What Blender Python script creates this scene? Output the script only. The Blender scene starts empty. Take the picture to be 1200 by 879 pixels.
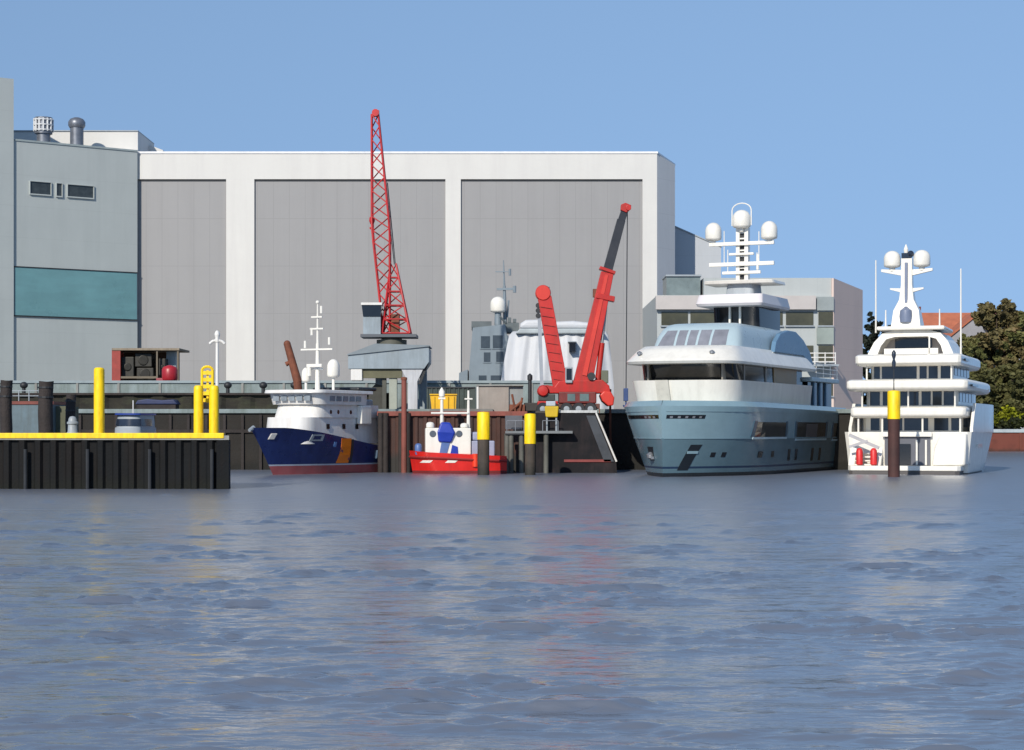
import bpy, bmesh, math, random
import numpy as np
from mathutils import Vector, Matrix
R = math.radians
random.seed(7)
sc = bpy.context.scene
COL = sc.collection
# ------------------------------------------------------------------ camera, sky, sun, exposure
S, HC, HZ = 2240.0, 4.3, 505.0            # focal length in photo pixels, eye height, row of the horizon
cam_d = bpy.data.cameras.new('camera'); cam = bpy.data.objects.new('camera', cam_d); COL.objects.link(cam)
cam.location = (0, 0, HC); cam.rotation_euler = (R(90), 0, 0)
cam_d.sensor_width = 36; cam_d.lens = 36 * S / 1200; cam_d.shift_y = (HZ - 439.5) / 1200
cam_d.clip_end = 12000; cam_d.clip_start = 0.5
sc.camera = cam
SUN = Vector((-0.33, -0.79, 0.50)).normalized()
w = bpy.data.worlds.new('World'); sc.world = w; w.use_nodes = True
nt = w.node_tree; nt.nodes.clear()
sky = nt.nodes.new('ShaderNodeTexSky'); sky.sky_type = 'NISHITA'; sky.sun_disc = False
sky.sun_elevation = math.asin(SUN.z); sky.sun_rotation = math.atan2(SUN.x, SUN.y)
sky.air_density = 1.0; sky.dust_density = 0.0; sky.ozone_density = 4.0; sky.altitude = 600
bg = nt.nodes.new('ShaderNodeBackground'); bg.inputs[1].default_value = 0.15
wo = nt.nodes.new('ShaderNodeOutputWorld')
stc = nt.nodes.new('ShaderNodeTexCoord'); sad = nt.nodes.new('ShaderNodeVectorMath'); sad.operation = 'MULTIPLY_ADD'; sad.inputs[1].default_value = (1, 1, .28); sad.inputs[2].default_value = (0, 0, .27)
sno = nt.nodes.new('ShaderNodeVectorMath'); sno.operation = 'NORMALIZE'      # sample the sky a little above the horizon's white band
nt.links.new(stc.outputs['Generated'], sad.inputs[0]); nt.links.new(sad.outputs[0], sno.inputs[0]); nt.links.new(sno.outputs[0], sky.inputs[0])
smu = nt.nodes.new('ShaderNodeMix'); smu.data_type = 'RGBA'; smu.blend_type = 'MULTIPLY'; smu.inputs[0].default_value = 1; smu.inputs[7].default_value = (1.02, .925, .83, 1)
nt.links.new(sky.outputs[0], smu.inputs[6]); nt.links.new(smu.outputs[2], bg.inputs[0]); nt.links.new(bg.outputs[0], wo.inputs[0])
sd = bpy.data.lights.new('sun', 'SUN'); sd.energy = 3.9; sd.angle = R(0.5); sd.color = (1, 0.93, 0.82)
so = bpy.data.objects.new('sun', sd); COL.objects.link(so)
so.rotation_euler = (-SUN).to_track_quat('-Z', 'Y').to_euler(); so.location = (-100, -100, 120)
sc.view_settings.view_transform = 'Standard'; sc.view_settings.look = 'None'
sc.view_settings.exposure = 0.12; sc.view_settings.gamma = 1.0; sc.view_settings.use_curve_mapping = False

# ------------------------------------------------------------------ helpers
def px(x, D): return (x - 600) * D / S
def pz(y, D): return HC + (HZ - y) * D / S
def P(x, y, D): return Vector((px(x, D), D, pz(y, D)))
def lin(c):
    return tuple((v/255/12.92) if v/255 <= .04045 else ((v/255+.055)/1.055)**2.4 for v in c)

MATS = {}
def M(name, col, rough=.55, metal=0.0, var=.12, scale=.6, stain=None, samt=.35, sscale=(1.2, 1.2, .12), bump=0.0, bscale=6, spec=.5, tide=None):
    """painted / weathered surface: base colour, broad tonal variation, optional streaky stain, optional tide band"""
    if name in MATS: return MATS[name]
    m = bpy.data.materials.new(name); m.use_nodes = True; t = m.node_tree; n = t.nodes; L = t.links.new
    b = n['Principled BSDF']; b.inputs['Roughness'].default_value = rough; b.inputs['Metallic'].default_value = metal
    b.inputs['Specular IOR Level'].default_value = spec
    c = lin(col); tc = n.new('ShaderNodeTexCoord')
    nz = n.new('ShaderNodeTexNoise'); nz.inputs['Scale'].default_value = scale; nz.inputs['Detail'].default_value = 6
    nz.inputs['Roughness'].default_value = .65
    L(tc.outputs['Object'], nz.inputs['Vector'])
    mr = n.new('ShaderNodeMapRange'); mr.inputs[1].default_value = .3; mr.inputs[2].default_value = .7
    mr.inputs[3].default_value = 1 - var; mr.inputs[4].default_value = 1 + var
    L(nz.outputs[0], mr.inputs[0])
    mx = n.new('ShaderNodeMix'); mx.data_type = 'RGBA'; mx.blend_type = 'MULTIPLY'; mx.inputs[0].default_value = 1
    mx.inputs[6].default_value = (*c, 1); L(mr.outputs[0], mx.inputs[7])
    out = mx.outputs[2]
    if stain:
        mp = n.new('ShaderNodeMapping'); mp.inputs['Scale'].default_value = sscale; L(tc.outputs['Object'], mp.inputs[0])
        n2 = n.new('ShaderNodeTexNoise'); n2.inputs['Scale'].default_value = 1.0; n2.inputs['Detail'].default_value = 8
        n2.inputs['Roughness'].default_value = .7
        L(mp.outputs[0], n2.inputs['Vector'])
        r2 = n.new('ShaderNodeMapRange'); r2.inputs[1].default_value = .46; r2.inputs[2].default_value = .72
        r2.inputs[3].default_value = 0; r2.inputs[4].default_value = samt; L(n2.outputs[0], r2.inputs[0])
        m2 = n.new('ShaderNodeMix'); m2.data_type = 'RGBA'; L(r2.outputs[0], m2.inputs[0]); L(out, m2.inputs[6])
        m2.inputs[7].default_value = (*lin(stain), 1); out = m2.outputs[2]
    if tide:
        ge = n.new('ShaderNodeNewGeometry'); sx = n.new('ShaderNodeSeparateXYZ'); L(ge.outputs['Position'], sx.inputs[0])
        ad = n.new('ShaderNodeMath'); ad.operation = 'MULTIPLY_ADD'; ad.inputs[1].default_value = 1.6; L(nz.outputs[0], ad.inputs[0]); L(sx.outputs[2], ad.inputs[2])
        r3 = n.new('ShaderNodeMapRange'); r3.inputs[1].default_value = tide[1] - .3; r3.inputs[2].default_value = tide[1] + .5
        r3.inputs[3].default_value = .85; r3.inputs[4].default_value = 0; L(ad.outputs[0], r3.inputs[0])
        m3 = n.new('ShaderNodeMix'); m3.data_type = 'RGBA'; L(r3.outputs[0], m3.inputs[0]); L(out, m3.inputs[6])
        m3.inputs[7].default_value = (*lin(tide[0]), 1); out = m3.outputs[2]
    L(out, b.inputs['Base Color'])
    rr = n.new('ShaderNodeMapRange'); rr.inputs[3].default_value = max(.03, rough - .12); rr.inputs[4].default_value = min(1, rough + .12)
    L(nz.outputs[0], rr.inputs[0]); L(rr.outputs[0], b.inputs['Roughness'])
    if bump:
        n4 = n.new('ShaderNodeTexNoise'); n4.inputs['Scale'].default_value = bscale; n4.inputs['Detail'].default_value = 5
        L(tc.outputs['Object'], n4.inputs['Vector'])
        bp = n.new('ShaderNodeBump'); bp.inputs['Strength'].default_value = bump; bp.inputs['Distance'].default_value = .1
        L(n4.outputs[0], bp.inputs['Height']); L(bp.outputs[0], b.inputs['Normal'])
    MATS[name] = m; return m

def glass(name, col, rough=.08):
    return M(name, col, rough=rough, var=.35, scale=.35, spec=.6)

def foliage(name, cols, scale=.25):
    if name in MATS: return MATS[name]
    m = bpy.data.materials.new(name); m.use_nodes = True; t = m.node_tree; n = t.nodes; L = t.links.new
    b = n['Principled BSDF']; b.inputs['Roughness'].default_value = .7; b.inputs['Specular IOR Level'].default_value = .25
    ge = n.new('ShaderNodeNewGeometry'); tc = n.new('ShaderNodeTexCoord')
    nz = n.new('ShaderNodeTexNoise'); nz.inputs['Scale'].default_value = scale; nz.inputs['Detail'].default_value = 3
    L(tc.outputs['Object'], nz.inputs['Vector'])
    ad = n.new('ShaderNodeMath'); ad.operation = 'MULTIPLY_ADD'; ad.inputs[1].default_value = .2
    L(ge.outputs['Random Per Island'], ad.inputs[0]); L(nz.outputs[0], ad.inputs[2])
    mr = n.new('ShaderNodeMapRange'); mr.inputs[1].default_value = .36; mr.inputs[2].default_value = .84; L(ad.outputs[0], mr.inputs[0])
    cr = n.new('ShaderNodeValToRGB'); el = cr.color_ramp.elements
    el[0].color = (*lin(cols[0]), 1); el[-1].color = (*lin(cols[-1]), 1)
    for i, c in enumerate(cols[1:-1]):
        e = el.new((i + 1) / (len(cols) - 1)); e.color = (*lin(c), 1)
    L(mr.outputs[0], cr.inputs[0]); L(cr.outputs[0], b.inputs['Base Color'])
    MATS[name] = m; return m

class MB:
    def __init__(s): s.bm = bmesh.new(); s.mi = 0
    def _f(s, vs):
        try:
            f = s.bm.faces.new(vs); f.material_index = s.mi; return f
        except ValueError: return None
    def box(s, x0, x1, y0, y1, z0, z1):
        v = [s.bm.verts.new(p) for p in ((x0,y0,z0),(x1,y0,z0),(x1,y1,z0),(x0,y1,z0),(x0,y0,z1),(x1,y0,z1),(x1,y1,z1),(x0,y1,z1))]
        for q in ((0,3,2,1),(4,5,6,7),(0,1,5,4),(1,2,6,5),(2,3,7,6),(3,0,4,7)): s._f([v[i] for i in q])
        return s
    def pbox(s, x0, y0, x1, y1, D, dep):          # box whose front face at distance D covers that rectangle of the view
        return s.box(px(x0, D), px(x1, D), D, D + dep, pz(y1, D), pz(y0, D))
    def loft(s, rings, cap=True, closed=True):
        vr = [[s.bm.verts.new(p) for p in r] for r in rings]; n = len(vr[0])
        for a, b in zip(vr, vr[1:]):
            for i in range(n if closed else n - 1):
                j = (i + 1) % n; s._f((a[i], a[j], b[j], b[i]))
        if cap and closed: s._f(vr[0][::-1]); s._f(vr[-1])
        return s
    def prism(s, poly, z0, z1):                   # plan outline, extruded upward
        return s.loft([[(x, y, z0) for x, y in poly], [(x, y, z1) for x, y in poly]])
    def slab(s, poly, y0, y1):                    # elevation outline (x, z), extruded in depth
        return s.loft([[(x, y0, z) for x, z in poly], [(x, y1, z) for x, z in poly]])
    def pslab(s, pts, D, dep):
        return s.slab([(px(x, D), pz(y, D)) for x, y in pts], D, D + dep)
    def tube(s, a, b, r0, r1=None, n=8):
        a, b = Vector(a), Vector(b); r1 = r0 if r1 is None else r1
        d = (b - a); 
        if d.length < 1e-6: return s
        q = d.to_track_quat('Z', 'Y'); rs = []
        for p, r in ((a, r0), (b, r1)):
            rs.append([p + q @ Vector((r*math.cos(2*math.pi*i/n), r*math.sin(2*math.pi*i/n), 0)) for i in range(n)])
        return s.loft(rs)
    def bar(s, a, b, w0, h0, w1=None, h1=None, up=(0, 1, 0)):   # rectangular beam, w across, h along 'up'
        a, b = Vector(a), Vector(b); w1 = w1 or w0; h1 = h1 or h0
        d = (b - a).normalized(); u = Vector(up); u = Vector((0, 0, 1)) if abs(u.dot(d)) > .97 else u; u = (u - d * u.dot(d)).normalized(); sd_ = d.cross(u)
        rs = []
        for p, ww, hh in ((a, w0, h0), (b, w1, h1)):
            rs.append([p + sd_*ww/2 + u*hh/2, p - sd_*ww/2 + u*hh/2, p - sd_*ww/2 - u*hh/2, p + sd_*ww/2 - u*hh/2])
        return s.loft(rs)
    def path(s, pts, r, n=6):
        for a, b in zip(pts, pts[1:]): s.tube(a, b, r, r, n)
        return s
    def lathe(s, c, prof, n=16, axis='Z'):        # prof: (radius, height)
        c = Vector(c); rs = []
        for r, h in prof:
            ring = []
            for i in range(n):
                a = 2*math.pi*i/n; r_ = max(r, 1e-3)
                o = (r_*math.cos(a), r_*math.sin(a), h) if axis == 'Z' else ((r_*math.cos(a), h, -r_*math.sin(a)) if axis == 'Y' else (h, r_*math.cos(a), r_*math.sin(a)))
                ring.append(c + Vector(o))
            rs.append(ring)
        return s.loft(rs)
    def ball(s, c, r, rz=None, n=14):
        rz = rz or r
        return s.lathe(c, [(r*math.sin(math.pi*k/8), -rz*math.cos(math.pi*k/8)) for k in range(9)], n)
    def grid(s, pts):                              # rows of points
        vr = [[s.bm.verts.new(p) for p in r] for r in pts]
        for a, b in zip(vr, vr[1:]):
            for i in range(len(a) - 1): s._f((a[i], a[i+1], b[i+1], b[i]))
        return vr
    def build(s, name, mats, parent=None, smooth=None, bevel=0, world=True, each=False):
        """links one mesh object; world=True: coordinates are world ones and are moved into the parent's frame;
        each=True: every separate piece becomes an object of its own"""
        if each:
            bm = s.bm; bm.verts.index_update(); bm.verts.ensure_lookup_table(); seen = set(); res = []
            for v0 in bm.verts:
                if v0.index in seen: continue
                st, isl = [v0], []; seen.add(v0.index)
                while st:
                    v = st.pop(); isl.append(v)
                    for e in v.link_edges:
                        o_ = e.other_vert(v)
                        if o_.index not in seen: seen.add(o_.index); st.append(o_)
                p = MB(); mp = {v: p.bm.verts.new(v.co) for v in isl}
                for f in {f for v in isl for f in v.link_faces}:
                    p.mi = f.material_index; p._f([mp[v] for v in f.verts])
                res.append(p.build(name, mats, parent, smooth, bevel, world))
            bm.free(); return res[0]
        bmesh.ops.recalc_face_normals(s.bm, faces=s.bm.faces[:])
        me = bpy.data.meshes.new(name)
        if world and parent is not None:
            r = parent
            while r.parent: r = r.parent
            mat = Matrix.Translation(r.location) @ r.rotation_euler.to_matrix().to_4x4()
            s.bm.transform(mat.inverted())
        s.bm.to_mesh(me); s.bm.free()
        o = bpy.data.objects.new(name, me); COL.objects.link(o)
        for m in (mats if isinstance(mats, (list, tuple)) else [mats]): me.materials.append(m)
        if parent: o.parent = parent
        if smooth is not None:
            me.polygons.foreach_set('use_smooth', [True]*len(me.polygons))
            try: me.set_sharp_from_angle(angle=R(smooth))
            except Exception: pass
        if bevel:
            b = o.modifiers.new('bevel', 'BEVEL'); b.width = bevel; b.segments = 2; b.limit_method = 'ANGLE'; b.angle_limit = R(40)
        return o

def thing(name, label, cat, loc=(0, 0, 0), rz=0, group=None):
    o = bpy.data.objects.new(name, None); COL.objects.link(o); o.location = loc; o.rotation_euler = (0, 0, rz)
    o.empty_display_size = .5; o['label'] = label; o['category'] = cat
    if group: o['group'] = group
    return o
def tag(o, label, cat, group=None):
    o['label'] = label; o['category'] = cat
    if group: o['group'] = group
    return o
def struct(o, kind='structure'): o['kind'] = kind; return o
def corr(p0, p1, pitch, dep, back):
    """plan outline of a sheet pile wall from p0 to p1; the wall's outer side is to the right of p0 -> p1"""
    p0, p1 = Vector(p0), Vector(p1); d = p1 - p0; L = d.length; d.normalize(); nrm = Vector((d.y, -d.x)); k = int(L / pitch)
    pts = []
    for i in range(k):
        a = i * pitch
        for t, o in ((0, 0), (.3, 0), (.45, dep), (.85, dep)): pts.append(p0 + d*(a + t*pitch) - nrm*o)
    pts.append(p1.copy()); pts.append(p1 - nrm*back); pts.append(p0 - nrm*back)
    return [(v.x, v.y) for v in pts]

# ------------------------------------------------------------------ materials
m_white   = M('white_paint', (220, 218, 213), .35, var=.05, stain=(150, 122, 96), samt=.28)
m_hwhite  = M('gelcoat_white', (230, 226, 216), .2, var=.04, scale=.3, stain=(178, 172, 162), samt=.3)
m_glassd  = glass('dark_glass', (22, 24, 28))
m_glassb  = glass('bluish_glass', (38, 46, 60))
m_yellow  = M('yellow_paint', (248, 208, 0), .5, var=.1, stain=(128, 92, 30), samt=.5, sscale=(2.5, 2.5, .5))
m_pile    = M('sheet_pile_steel', (17, 19, 21), .8, spec=.25, var=.55, scale=.35, stain=(30, 22, 17), samt=.8, sscale=(.9, .9, .1), bump=.3, tide=((22, 24, 20), 1.3))
m_rustp   = M('rusty_sheet_pile', (74, 48, 40), .8, var=.35, scale=.4, stain=(44, 40, 40), samt=.8, sscale=(1.1, 1.1, .12), bump=.3, tide=((40, 44, 42), 2.6))
m_quayw   = M('quay_masonry', (35, 32, 28), .85, var=.5, scale=.3, stain=(30, 24, 18), samt=.8, sscale=(.3, .3, .5), bump=.4, tide=((22, 22, 18), 1.6))
m_timber  = M('tarred_timber', (50, 44, 42), .85, var=.4, scale=.8, stain=(30, 24, 22), samt=.7, bump=.5)
m_conc    = M('concrete', (140, 140, 136), .85, var=.18, scale=.5, stain=(95, 96, 90), samt=.5, bump=.2)
m_concg   = M('mossy_concrete', (128, 140, 140), .85, var=.25, scale=.4, stain=(84, 96, 84), samt=.6, bump=.2)
m_dark    = M('dark_steel', (38, 40, 43), .55, var=.3)
m_rust    = M('rusty_steel', (120, 70, 50), .8, var=.3, scale=1.2, stain=(70, 42, 32), samt=.7)
m_red     = M('red_crane_paint', (180, 30, 22), .45, var=.16, stain=(120, 52, 40), samt=.6)
m_grey    = M('grey_paint', (150, 158, 164), .5, var=.1, stain=(110, 112, 112), samt=.35)
m_steel   = M('galvanised_steel', (150, 152, 155), .4, metal=.6, var=.15)
m_cable   = M('wire_rope', (60, 62, 66), .5, metal=.5)

# ================================================================== SETTING
# ---- water: one sheet to the horizon, rippled where it is near
def make_water():
    rng = np.random.default_rng(11)
    nr, ncx = 1100, 560
    ys = np.concatenate([[-900, -60, -20, 0, 8], 1 / np.linspace(1/14., 1/420., nr), [600, 1000, 2000, 4500, 9000]])
    V = np.zeros((len(ys), ncx, 3))
    tt = np.linspace(-1, 1, ncx); no = 24; tt = np.linspace(-1, 1, ncx - 2*no)
    for i, y in enumerate(ys):
        hw = max(26, abs(y)*.42 + 8) if y < 430 else y*.9
        ext = hw + (max(900, hw*1.5) - hw)*np.linspace(0, 1, no+1)[1:]**2; V[i, :, 0] = np.concatenate([-ext[::-1], tt*hw, ext]); V[i, :, 1] = y
    X, Y = V[..., 0], V[..., 1]
    dy = np.gradient(ys)[:, None]
    Zs = np.zeros_like(X)
    nw = 110
    lam = np.exp(rng.uniform(np.log(.36), np.log(2.8), nw)); th = R(90) + R(5) + rng.normal(0, R(24), nw)
    ph = rng.uniform(0, 2*np.pi, nw)
    amp = lam**.9 * rng.uniform(.5, 1.5, nw); amp *= .19 / math.sqrt(np.sum((2*np.pi/lam*amp)**2)/2)
    # gusts: patches where the small waves are stronger
    gust = np.zeros_like(X); gr_ = np.random.default_rng(5)
    for _ in range(26):
        l = gr_.uniform(3, 13); t_ = R(90) + gr_.normal(0, R(60)); gust += np.sin(2*np.pi/l*(np.cos(t_)*X + np.sin(t_)*Y) + gr_.uniform(0, 6.28))
    gust = np.clip(.85 + .13*gust, .4, 1.7)
    for l, t, p, a in zip(lam, th, ph, amp):
        k = 2*np.pi/l; kx, ky = k*np.cos(t), k*np.sin(t)
        q = kx*X + ky*Y + p
        att = np.clip(l/(1.8*dy*abs(np.sin(t)) + 1e-6) - .55, 0, 1)
        wv = np.sin(q) + .28*np.sin(2*q + .4)       # sharper crests
        Zs += att*a*wv*gust
    sg = Zs[60:500].std(); zn = np.clip(Zs/sg, -3, 3); Zs = sg*(np.exp(.4*zn) - 1.1)*1.5      # few steep crests, flat troughs
    Zs *= np.clip((420-Y)/120, 0, 1)
    fade = np.ones(ncx); fade[:no+6] = 0; fade[-no-6:] = 0; fade = np.convolve(fade, np.ones(9)/9, 'same'); Zs *= fade[None, :]
    Zs[Y < 10] = 0
    V[..., 2] = Zs
    nrw = len(ys); idx = np.arange(nrw*ncx).reshape(nrw, ncx)
    F = np.stack([idx[:-1, :-1], idx[:-1, 1:], idx[1:, 1:], idx[1:, :-1]], -1).reshape(-1, 4)
    me = bpy.data.meshes.new('water'); me.vertices.add(nrw*ncx); me.vertices.foreach_set('co', V.reshape(-1))
    me.loops.add(F.size); me.loops.foreach_set('vertex_index', F.reshape(-1).astype(np.int32))
    me.polygons.add(len(F)); me.polygons.foreach_set('loop_start', np.arange(0, F.size, 4, dtype=np.int32))
    me.polygons.foreach_set('use_smooth', np.ones(len(F), dtype=bool))
    me.update(); me.validate()
    o = bpy.data.objects.new('water', me); COL.objects.link(o); struct(o)
    m = bpy.data.materials.new('harbour_water'); m.use_nodes = True; t = m.node_tree; n = t.nodes; L = t.links.new
    b = n['Principled BSDF']; b.inputs['Roughness'].default_value = .09; b.inputs['IOR'].default_value = 1.85
    tc = n.new('ShaderNodeTexCoord')
    mp = n.new('ShaderNodeMapping'); mp.inputs['Scale'].default_value = (.55, 1.3, 1); L(tc.outputs['Object'], mp.inputs[0])
    n1 = n.new('ShaderNodeTexNoise'); n1.inputs['Scale'].default_value = 4.5; n1.inputs['Detail'].default_value = 8; L(mp.outputs[0], n1.inputs['Vector'])
    n2 = n.new('ShaderNodeTexNoise'); n2.inputs['Scale'].default_value = .06; n2.inputs['Detail'].default_value = 3; L(mp.outputs[0], n2.inputs['Vector'])
    cr = n.new('ShaderNodeMix'); cr.data_type = 'RGBA'; cr.inputs[6].default_value = (.12, .14, .175, 1); cr.inputs[7].default_value = (.145, .16, .20, 1)
    L(n2.outputs[0], cr.inputs[0]); L(cr.outputs[2], b.inputs['Base Color'])
    bp = n.new('ShaderNodeBump'); bp.inputs['Strength'].default_value = .4; bp.inputs['Distance'].default_value = .05
    n3 = n.new('ShaderNodeTexNoise'); n3.inputs['Scale'].default_value = .75; n3.inputs['Detail'].default_value = 4; L(mp.outputs[0], n3.inputs['Vector'])
    sx = n.new('ShaderNodeSeparateXYZ'); L(tc.outputs['Object'], sx.inputs[0])      # waves too small to model there: rougher with distance from the near shore
    rr = n.new('ShaderNodeMapRange'); rr.inputs[1].default_value = 30; rr.inputs[2].default_value = 120; rr.inputs[3].default_value = .07; rr.inputs[4].default_value = .32
    L(sx.outputs[1], rr.inputs[0]); L(rr.outputs[0], b.inputs['Roughness'])
    b3 = n.new('ShaderNodeBump'); b3.inputs['Strength'].default_value = .55; b3.inputs['Distance'].default_value = .22
    L(n3.outputs[0], b3.inputs['Height']); L(b3.outputs[0], bp.inputs['Normal'])
    L(n1.outputs[0], bp.inputs['Height']); L(bp.outputs[0], b.inputs['Normal'])
    me.materials.append(m)
make_water()

QZ = 6.6
m_ground = M('yard_paving', (120, 120, 116), .9, var=.2, scale=.2, stain=(80, 80, 76), samt=.5)
b = MB(); b.prism([(-700, 212.6), (-8.6, 212.6), (-8.6, 199), (-2, 199), (-2, 212.6), (40, 212.6), (58, 262), (62, 380), (62, 4500), (-2500, 4500), (-2500, 212.6)], -3, QZ)
struct(b.build('yard_ground', m_ground))
BZ = 4.2
m_bank = M('bank_grass', (70, 78, 44), .9, var=.3, scale=.15, stain=(92, 88, 56), samt=.5)
b = MB(); b.prism([(62.5, 401), (2600, 401), (2600, 4500), (62.5, 4500)], -3, BZ)
struct(b.build('river_bank', m_bank))

# ---- quay walls
t = thing('quay_wall', 'long dark stone quay wall at the yard edge behind the moored ships', 'quay wall', (-60, 212, 0))
b = MB(); b.box(-300, -8.7, 211.9, 212.58, -2, QZ - .35); b.box(-1.9, 40, 211.9, 212.58, -2, QZ - .35); b.build('wall', m_quayw, t)
b = MB(); b.box(-300, -8.75, 211.6, 213.0, QZ - .34, QZ + .12); b.box(-1.85, 40, 211.6, 213.0, QZ - .34, QZ + .12); b.build('coping', m_concg, t, bevel=.03)
b = MB()
for i in range(60):
    x = -130 + i*2.0
    if x < -9.5: b.box(x, x+.3, 211.62, 211.88, -1, QZ - .5)
b.build('fender_timber', m_timber, t, each=True)
b = MB(); b.box(-300, -9, 211.66, 211.8, 4.1, 4.45); b.build('waling', m_timber, t)

t = thing('retaining_wall', 'low dark mossy retaining wall running behind the quay edge at left', 'wall', (-60, 222, QZ))
b = MB(); b.prism(corr((-300, 222), (-14, 222), 3.4, .25, .8), QZ, pz(463, 222)); b.build('wall', M('dark_mossy_stone', (38, 36, 30), .9, var=.6, scale=.6, stain=(70, 74, 52), samt=.6, sscale=(.4, .4, .9), bump=.4), t)
b = MB(); b.box(-300, -13.8, 221.7, 222.9, pz(463, 222)+.004, pz(461.5, 222)+.1); b.build('capping', m_timber, t)
t = thing('flood_wall', 'grey green concrete flood wall in panels in front of the halls', 'wall', (-40, 236, QZ))
b = MB(); b.box(-320, 8, 236, 236.6, QZ, pz(449, 236)); b.build('panels', m_concg, t)
b = MB(); b.box(-320, 8.1, 235.8, 236.8, pz(449, 236)+.004, pz(446, 236)); b.build('capping', M('pale_concrete', (140, 152, 156), .8, var=.15), t)
b = MB()
for i in range(64):
    x = -319 + i*5.1
    b.box(x, x+.28, 235.86, 235.99, QZ, pz(449, 236)-.01)
b.build('panel_joints', m_conc, t)
b = MB()
for i in range(120):
    x = -120 + i*1.1
    if x < -20: b.tube((x, 233, QZ), (x, 233, QZ+2.1), .05, n=5)
for z in (1.1, 2.1): b.tube((-120, 233, QZ+z), (-20, 233, QZ+z), .05, n=5)
tag(b.build('railing', M('railing_paint', (120, 134, 136), .5)), 'thin grey green railing along the foot of the concrete flood wall', 'railing')

# ================================================================== BUILDINGS
m_hw = M('hall_white_cladding', (204, 202, 197), .6, var=.035, scale=.15, stain=(186, 182, 180), samt=.35, sscale=(.4, .4, .03))
def facade(name, cols, lines, seam):
    """cladding with thin panel seams every few metres (a pattern in the surface)"""
    m = M(name, cols, .6, var=.035, scale=.13, stain=tuple(int(c*.9) for c in cols), samt=.3, sscale=(.5, .5, .03))
    n = m.node_tree.nodes; L = m.node_tree.links.new; bs = n['Principled BSDF']
    ge = n.new('ShaderNodeNewGeometry'); sp = n.new('ShaderNodeSeparateXYZ'); L(ge.outputs['Position'], sp.inputs[0])
    tot = None
    for axis, pitch in lines:
        a = n.new('ShaderNodeMath'); a.operation = 'PINGPONG'; a.inputs[1].default_value = pitch/2; L(sp.outputs[axis], a.inputs[0])
        g = n.new('ShaderNodeMath'); g.operation = 'LESS_THAN'; g.inputs[1].default_value = .05; L(a.outputs[0], g.inputs[0])
        if tot is None: tot = g.outputs[0]
        else:
            mm = n.new('ShaderNodeMath'); mm.operation = 'MAXIMUM'; L(tot, mm.inputs[0]); L(g.outputs[0], mm.inputs[1]); tot = mm.outputs[0]
    src = bs.inputs['Base Color'].links[0].from_socket
    mu = n.new('ShaderNodeMath'); mu.operation = 'MULTIPLY'; mu.inputs[1].default_value = seam; L(tot, mu.inputs[0])
    mx = n.new('ShaderNodeMix'); mx.data_type = 'RGBA'; L(mu.outputs[0], mx.inputs[0]); L(src, mx.inputs[6])
    mx.inputs[7].default_value = (*[c*.55 for c in lin(cols)], 1); L(mx.outputs[2], bs.inputs['Base Color'])
    return m
m_hg = facade('hall_grey_door_panels', (144, 143, 143), ((0, 2.75), (2, 8.2)), .28)
# ---- great hall
DH = 330
t = thing('shipyard_hall', 'huge white framed shipyard hall with three tall grey door bays', 'hall', (px(470, DH), DH, QZ))
xl, xr = px(120, DH), px(770, DH); zt = pz(180, DH)
b = MB(); b.box(xl, xr-.6, DH+.75, 420, QZ, zt - .5)
b.build('rear_block', facade('hall_side_cladding', (205, 205, 204), ((2, 6.0),), .2), t)
fr = MB()
fr.box(xl, xr, DH, DH+.7, pz(210, DH), zt)
for a, c in ((265, 298), (522, 540), (753, 770)): fr.box(px(a, DH), px(c, DH), DH, DH+.7, QZ, pz(210, DH) - .003)
fr.build('frame', m_hw, t)
ce = px(791, 335); zc = pz(193, 335)
b = MB(); plan = [(xr+.003, DH, zt-.05), (ce, 335, zc), (ce, 418, zc), (xr-.55, 418, zt-.05), (xr-.55, DH+.72, zt-.05), (xr+.003, DH+.72, zt-.05)]
b.loft([[(x, y, QZ) for x, y, z in plan], plan]); b.build('side_bay', MATS['hall_side_cladding'], t)
b = MB(); b.box(xl-.2, xr+.15, DH-.15, DH+1.2, zt+.003, zt+.35); b.prism([(xr+.16, DH), (xr-1, DH+1.21), (px(791, 344)-1, 345), (px(791, 344)+.15, 345)], zt+.003, zt+.3)
b.build('parapet_cap', M('parapet_metal', (225, 225, 226), .4), t)
for a, c in ((163, 265), (298, 522), (540, 753)):
    b = MB(); b.box(px(a, DH)-(3 if a == 163 else 0), px(c, DH), DH+.45, DH+.72, QZ, pz(210, DH)); b.build('door_panel', m_hg, t)
b = MB()
for a, c in ((163, 265), (298, 522), (540, 753)):
    b.box(px(a, DH), px(c, DH)-.01, DH+.25, DH+.44, pz(211.6, DH), pz(210, DH)-.004)
b.build('bay_shadow', m_dark, t)  # dark strip under the frame stands in for its cast shadow

# ---- left building
t = thing('workshop_building', 'tall greenish grey building at the left edge with a teal glass strip', 'building', (px(60, 318), 318, QZ))
DL0, DL1 = 315.2, 329.3
A0 = Vector((px(0, DL0), DL0)); A1 = Vector((px(161, DL1), DL1)); dv = (A1 - A0); A_ = A0 - dv*1.6
nv = Vector((dv.y, -dv.x)).normalized()
zr = pz(178, DL1)
def onf(x):                                     # point of the front under view column x
    for_t = lambda tt: A0 + dv*tt
    lo, hi = -2., 2.
    for _ in range(60):
        mid = (lo+hi)/2; p = for_t(mid)
        if 600 + p.x*S/p.y < x: lo = mid
        else: hi = mid
    return for_t(lo)
m_left = facade('greenish_cladding', (172, 178, 176), ((2, 5.2),), .12)
b = MB(); b.prism([tuple(A_), tuple(A1), (A1.x-.4, 329.9), (A1.x-2, 352), (A_.x, 352)], QZ, zr); b.build('walls', m_left, t)
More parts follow.
